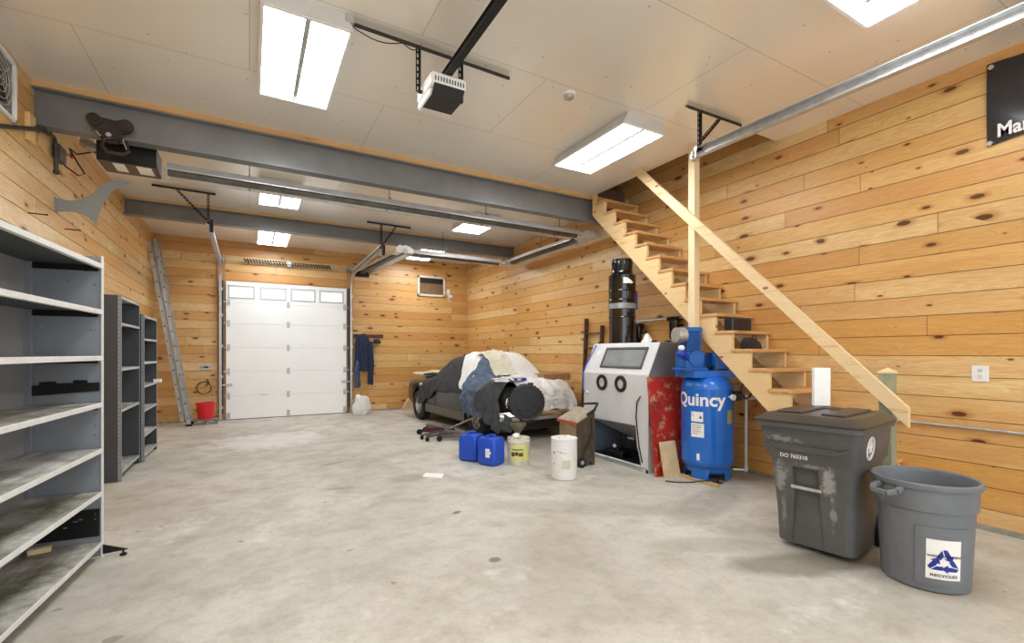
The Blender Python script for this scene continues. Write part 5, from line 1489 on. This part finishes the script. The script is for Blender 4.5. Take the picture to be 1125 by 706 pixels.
for s in WS:
    for sx in (-1, 1):
        R = Matrix.Rotation(PI/2*sx, 3, 'Y'); c_ = (sx*.735, s, .335)
        mb = MB(); mb.lathe([(.20, -.10), (.30, -.105), (.325, -.09), (.335, -.06), (.335, .06), (.325, .09), (.30, .105), (.20, .10)], c_, 44, R, closed=True); w_ = car.part('wheel', mb, rubber)
        mb = MB(); mb.lathe([(.205, .07), (.205, .085), (.19, .085), (.175, .045), (.17, .03), (0, .03)], c_, 40, R)
        mb.lathe([(0, .05), (.05, .05), (.055, .04), (.055, .03)], c_, 20, R)
        for k in range(5):
            a = k*2*PI/5
            d_ = R @ Vector((math.cos(a), math.sin(a), 0)); o_ = R @ Vector((0, 0, .055))
            mb.bar(Vector(c_)+o_+d_*.04, Vector(c_)+o_+d_*.18, .055, .03, up=R @ Vector((0, 0, 1)), bev=.006)
        car.part('rim', mb, alum, parent=w_)
mb = MB()
mb.grid(lambda u, w_: ((u-.5)*1.72, -.19+.16*abs(u-.5)**3*8-.03*math.sin(PI*w_), .38+.15*w_), 30, 8, .01); car.part('bumper', mb, chrome, label='chrome bumper')
mb = MB(); mb.box(-.76, -.02, .18, .76, .14, .44, .02); car.part('lower_valance', mb, black_plastic)
for sx in (-1, 1):
    mb = MB(); mb.sphere((sx*.60, .03, .68), .115, 24, (1, .75, 1)); mb.torus((sx*.60, -.02, .68), .11, .012, 'y', 30); car.part('headlamp', mb, chrome)
mb = MB(); mb.box(-.60, .25, .14, .60, 4.1, .26); car.part('underbody', mb, black_plastic)
CM = Matrix.Translation(CARP) @ Matrix.Rotation(CARR, 4, 'Z')

# draped cloths: a point on the covered outline, s along the car, t metres outward from the centre line (t<0 = left)
def outline(s):
    w_, z = ip(ST, SW, s), ip(ST, SZ, s)
    if .72 < s < 3.1:
        zr = ip(CS, CZ, s); wr = ip(CS, CW, s)
        if zr > z+.04:
            return [(0, zr+.02), (wr*.7, zr), (wr, zr-.05), (wr+.06, zr-.14), (max(.78, wr+.06), .95), (w_*.975, .80), (w_+.0, .66), (w_+.01, .1), (w_+.01, -1)]
    return [(0, z+.02), (w_*.45, z+.015), (w_*.84, z-.005), (w_*.93, z-.05), (w_*.99, z-.18), (w_, .66), (w_+.01, .4), (w_+.01, .1), (w_+.01, -1)]
def prof(s, t):
    pts = outline(max(s, 0)); r = abs(t)
    for (a, b), (c_, e) in zip(pts, pts[1:]):
        L = math.hypot(c_-a, e-b)
        if r <= L:
            f = r/L if L else 0; x, z = a+(c_-a)*f, b+(e-b)*f; break
        r -= L
    x *= -1 if t < 0 else 1
    return x, z
def drape(name, m, label, cat, fn, nu=60, nv=60, off=.03, wr=.02, seed=0, fq=5., thick=.006, hang=True):
    """fn(u, v) -> (s, t)"""
    mb = MB()
    def P(u, v_):
        s, t = fn(u, v_)
        # smooth the outline a little
        X = Z = 0
        for ds, dt in ((0, 0), (.05, 0), (-.05, 0), (0, .06), (0, -.06), (.05, .06), (-.05, -.06)):
            x, z = prof(s+ds, t+dt); X += x/7; Z += z/7
        y = s
        side = min(1, max(0, (abs(X)-.6)/.2))
        n1 = noise.noise(Vector((s*fq, t*fq*(1-.75*side), seed)))
        n2 = noise.noise(Vector((s*fq*2.6, t*fq*2.2*(1-.8*side), seed+9)))
        n3 = 1-abs(noise.noise(Vector((s*fq*1.5+t*1.3, t*fq*.7, seed+4))))*2
        d_ = off+wr*(1+n1+.6*n2+.6*n3)*(1+side*1.1)
        sg = -1 if t < 0 else 1
        if s < 0:
            y = -.06-d_-.05*side; Z += s
            X *= 1+.02
            return (X, y, max(Z, .02))
        return (X+sg*d_*side, y, Z+d_*(1-side))
    mb.grid(P, nu, nv, thick)
    xform(mb, CM)
    c_ = mb.bm.verts; c0 = Vector((0, 0, 0)); n = len(c_)
    for v_ in c_: c0 += v_.co
    c0 /= n
    return single(name, mb, m, label, cat, c0, smooth=70)
def lerp(a, b, f): return a+(b-a)*f
cl_dark = mat('dark_cloth', '3b3c3e', .9, 0, .25, 9, .5); cl_white = mat('white_sheet', 'e9e8e4', .85, 0, .04, 9, .3)
cl_cream = mat('cream_quilt', 'd9d2bd', .9, 0, .08, 9, .6); cl_blue = mat('blue_moving_blanket', '5a6a80', .9, 0, .25, 10, .6)
cl_grey = mat('charcoal_blanket', '45474b', .9, 0, .25, 10, .5)
jit = lambda f, a, sd: a*noise.noise(Vector((f*5, sd, 0)))
drape('dark_windshield_cloth', cl_dark, 'dark grey cloth stretched over the far windshield and left window of the covered car', 'cloth',
      lambda u, v_: (lerp(1.15+.3*v_, 3.35-.1*v_, u)+jit(v_, .08, 1), lerp(-1.20+jit(u, .08, 2)-.10*abs(math.sin(u*5)), .75, v_)), off=.02, wr=.008, seed=1)
drape('white_roof_sheet', cl_white, 'white sheet draped over the roof of the covered car, hanging down the left side', 'sheet',
      lambda u, v_: (lerp(.85, 1.28+1.9*min(v_, .32), u)+jit(v_, .10, 3), lerp(-1.12, 1.25, v_)), off=.04, wr=.03, seed=2, fq=4.)
drape('cream_quilt', cl_cream, 'cream quilt bunched at the near edge of the roof of the covered car', 'quilt',
      lambda u, v_: (lerp(.58+.08*math.sin(v_*5), 1.35, u)+jit(v_, .1, 5), lerp(-.48+jit(u, .1, 6), -.02+.1*u, v_)), off=.09, wr=.035, seed=3, fq=5., nu=40, nv=40)
drape('white_roof_sheet', cl_white, 'white sheet over the right rear of the roof of the covered car, toward the wall', 'sheet',
      lambda u, v_: (lerp(.55, 1.4, u)+jit(v_, .1, 7), lerp(-.15, 1.1, v_)), off=.07, wr=.025, seed=12, fq=4., nu=40, nv=40)
drape('blue_blanket', cl_blue, 'faded blue moving blanket hanging down the left flank of the covered car', 'blanket',
      lambda u, v_: (lerp(.30, 1.02+.1*v_, u)+jit(v_, .04, 8), lerp(-1.26-.12*u+jit(u, .1, 9), -.32-.10*u, v_)), off=.085, wr=.03, seed=4)
drape('charcoal_blanket', cl_grey, 'charcoal blanket hanging over the near left corner of the covered car', 'blanket',
      lambda u, v_: (lerp(.02-.03*math.sin(v_*6), .48, u), lerp(-1.42+jit(u, .1, 10)+.36*u, -.50, v_)), off=.10, wr=.035, seed=5)
drape('white_deck_sheet', cl_white, 'white sheet hanging over the near end of the covered car above the chrome bumper', 'sheet',
      lambda u, v_: (lerp(-.44-.05*math.sin(v_*9)+.12*(1-v_), .66, u), lerp(-.45, 1.02, v_)), off=.03, wr=.045, seed=6, fq=6.)

def at_car(x, s, z): return CM @ Vector((x, s, z))
p = at_car(-.43, -.24, .0)
t = Thing('drain_pan', 'round black ribbed plastic pan propped upright at the near end of the covered car', 'pan', (p.x, p.y, .70), CARR-.42)
t.e.scale = (1.12, 1.12, 1.12)
mb = MB(); Rt = Matrix.Rotation(PI/2, 3, 'X')
mb.lathe([(0, .0), (.265, .0), (.275, .01), (.28, -.06), (.265, -.13), (0, -.13)], (0, 0, 0), 44, Rt); t.part('body', mb, black_plastic)
mb = MB(); mb.torus((0, -.005, 0), .26, .015, 'y', 44); mb.torus((0, -.002, 0), .17, .006, 'y', 36); mb.torus((0, -.002, 0), .08, .006, 'y', 30)
for k in range(6):
    a = k*PI/3+.3; mb.bar((.08*math.cos(a), -.002, .08*math.sin(a)), (.17*math.cos(a), -.002, .17*math.sin(a)), .012, .008, up=(0, 1, 0))
for k in range(30):
    a = k*2*PI/30; mb.obox((.28*math.cos(a), .06, .28*math.sin(a)), (.012, .11, .014), Matrix.Rotation(-a, 3, 'Y'))
t.part('rib', mb, mat('rib_black', '38393b', .4, 0, .1, 10))
mb = MB(); mb.box(.02, -.0, .26, .10, .05, .30, .006); t.part('lug', mb, black_plastic)
mb = MB(); mb.box(-.10, .0, -.31, .10, .06, -.25, .01); t.part('lug', mb, black_plastic)

# things lying on the near deck
def onto(x, s, dz=.075): return at_car(x, s, ip(ST, SZ, max(s, 0))+dz)
t = Thing('blue_white_box', 'small blue and white carton on the near deck of the covered car', 'box', onto(-.36, .10, .125), CARR+.1)
mb = MB(); mb.box(-.13, -.06, 0, .13, .06, .05, .004); t.part('carton', mb, mat('box_blue', '3b48b4', .5))
mb = MB(); mb.box(-.12, -.055, .05, .12, .055, .085, .004); mb.box(-.09, -.0615, .01, .0, -.0601, .04); t.part('tissue', mb, paper)
blob('crumpled_cloth', onto(-.62, .18, .10), (.24, .12, .05), cl_white, 'crumpled white rags on the near left deck of the covered car', 'rags', 3, .5)
blob('rolled_cloth', onto(.02, .42, .09), (.3, .08, .06), cl_white, 'rolled white cloth between the roof quilt and the deck sheet of the covered car', 'cloth', 13, .3)
mb = MB(); mb.box(-.30, -.16, 0, .33, .16, .13, .004)
o = single('cardboard_box', mb, mat('cardboard', 'a47c50', .7, 0, .12), 'flat brown cardboard box on the near right deck of the covered car', 'box', onto(.55, .32, .06), local=True, rotz=CARR)
blob('dust_sheet', at_car(0, 4.12, .955), (.62, .34, .09), mat('beige_sheet', 'c9bfa8', .85, 0, .15, 8, .3), 'beige dust sheet bunched on the far end of the covered car', 'cloth', 21, .5)
mb = MB(); mb.obox((0, 0, .04), (.5, .3, .012), Matrix.Rotation(.15, 3, 'Y')); mb.box(-.2, -.12, 0, .2, .12, .03)
single('dark_tray', mb, black_plastic, 'dark tray on the far hood of the covered car', 'tray', at_car(-.4, 3.5, .96), local=True, rotz=CARR)

# trolley jacks on the floor beside the car
jk = mat('jack_grey', '6e6a68', .4, .4, .2, 15); jr = mat('jack_maroon', '5d2430', .45, .1, .2, 12)
def jack(loc, rot, label, m, handle=True):
    t = Thing('floor_jack', label, 'floor jack', loc, rot, group='floor jacks')
    for sy in (-1, 1):
        mb = MB(); mb.prism([(-.30, .05), (-.30, .11), (-.1, .15), (.25, .10), (.34, .07), (.34, .04)], 'xz', sy*.10-.006, sy*.10+.006); t.part('side_frame', mb, m)
    mb = MB(); mb.bar((-.22, 0, .10), (.18, 0, .15), .09, .05, bev=.008); mb.cyl((.18, 0, .13), (.18, 0, .18), .05, seg=18); mb.cyl((-.28, 0, .10), (-.05, 0, .12), .035, seg=14); t.part('lift_arm', mb, jk)
    for x, r in ((-.27, .045), (.30, .05)):
        for sy in (-1, 1):
            mb = MB(); mb.cyl((x, sy*.115, r), (x, sy*.16, r), r, seg=22); mb.cyl((x, sy*.10, r), (x, sy*.17, r), .015, seg=10); t.part('wheel', mb, rubber)
    mb = MB()
    if handle: mb.cyl((-.25, 0, .11), (-.75, .05, .34), .016, seg=12)
    mb.cyl((-.28, -.05, .13), (-.28, .05, .13), .03, seg=14)
    t.part('handle', mb, alum)
    return t
jack((3.12, 8.45, 0), 2.4, 'maroon trolley jack on the floor beside the covered car, the farther one', jr)
jack((3.22, 7.72, 0), 2.75, 'grey trolley jack on the floor behind the blue jugs', jk, False)
t = Thing('creeper_frame', 'low dark metal frame with small casters between the jacks and the car wheel', 'dolly', (2.98, 8.05, 0), .5)
mb = MB(); mb.bar((-.38, -.08, .08), (.38, -.08, .08), .03, .03); mb.bar((-.3, .12, .08), (.32, .12, .08), .03, .03); mb.bar((-.2, -.08, .08), (-.2, .12, .08), .03, .03); mb.bar((.2, -.08, .08), (.2, .12, .08), .03, .03); t.part('frame', mb, jk)
for x, y in ((-.36, -.08), (.36, -.08), (-.28, .12), (.30, .12)):
    mb = MB(); mb.cyl((x, y-.015, .035), (x, y+.015, .035), .035, seg=16); mb.box(x-.012, y-.02, .035, x+.012, y+.02, .075); t.part('caster', mb, rubber)
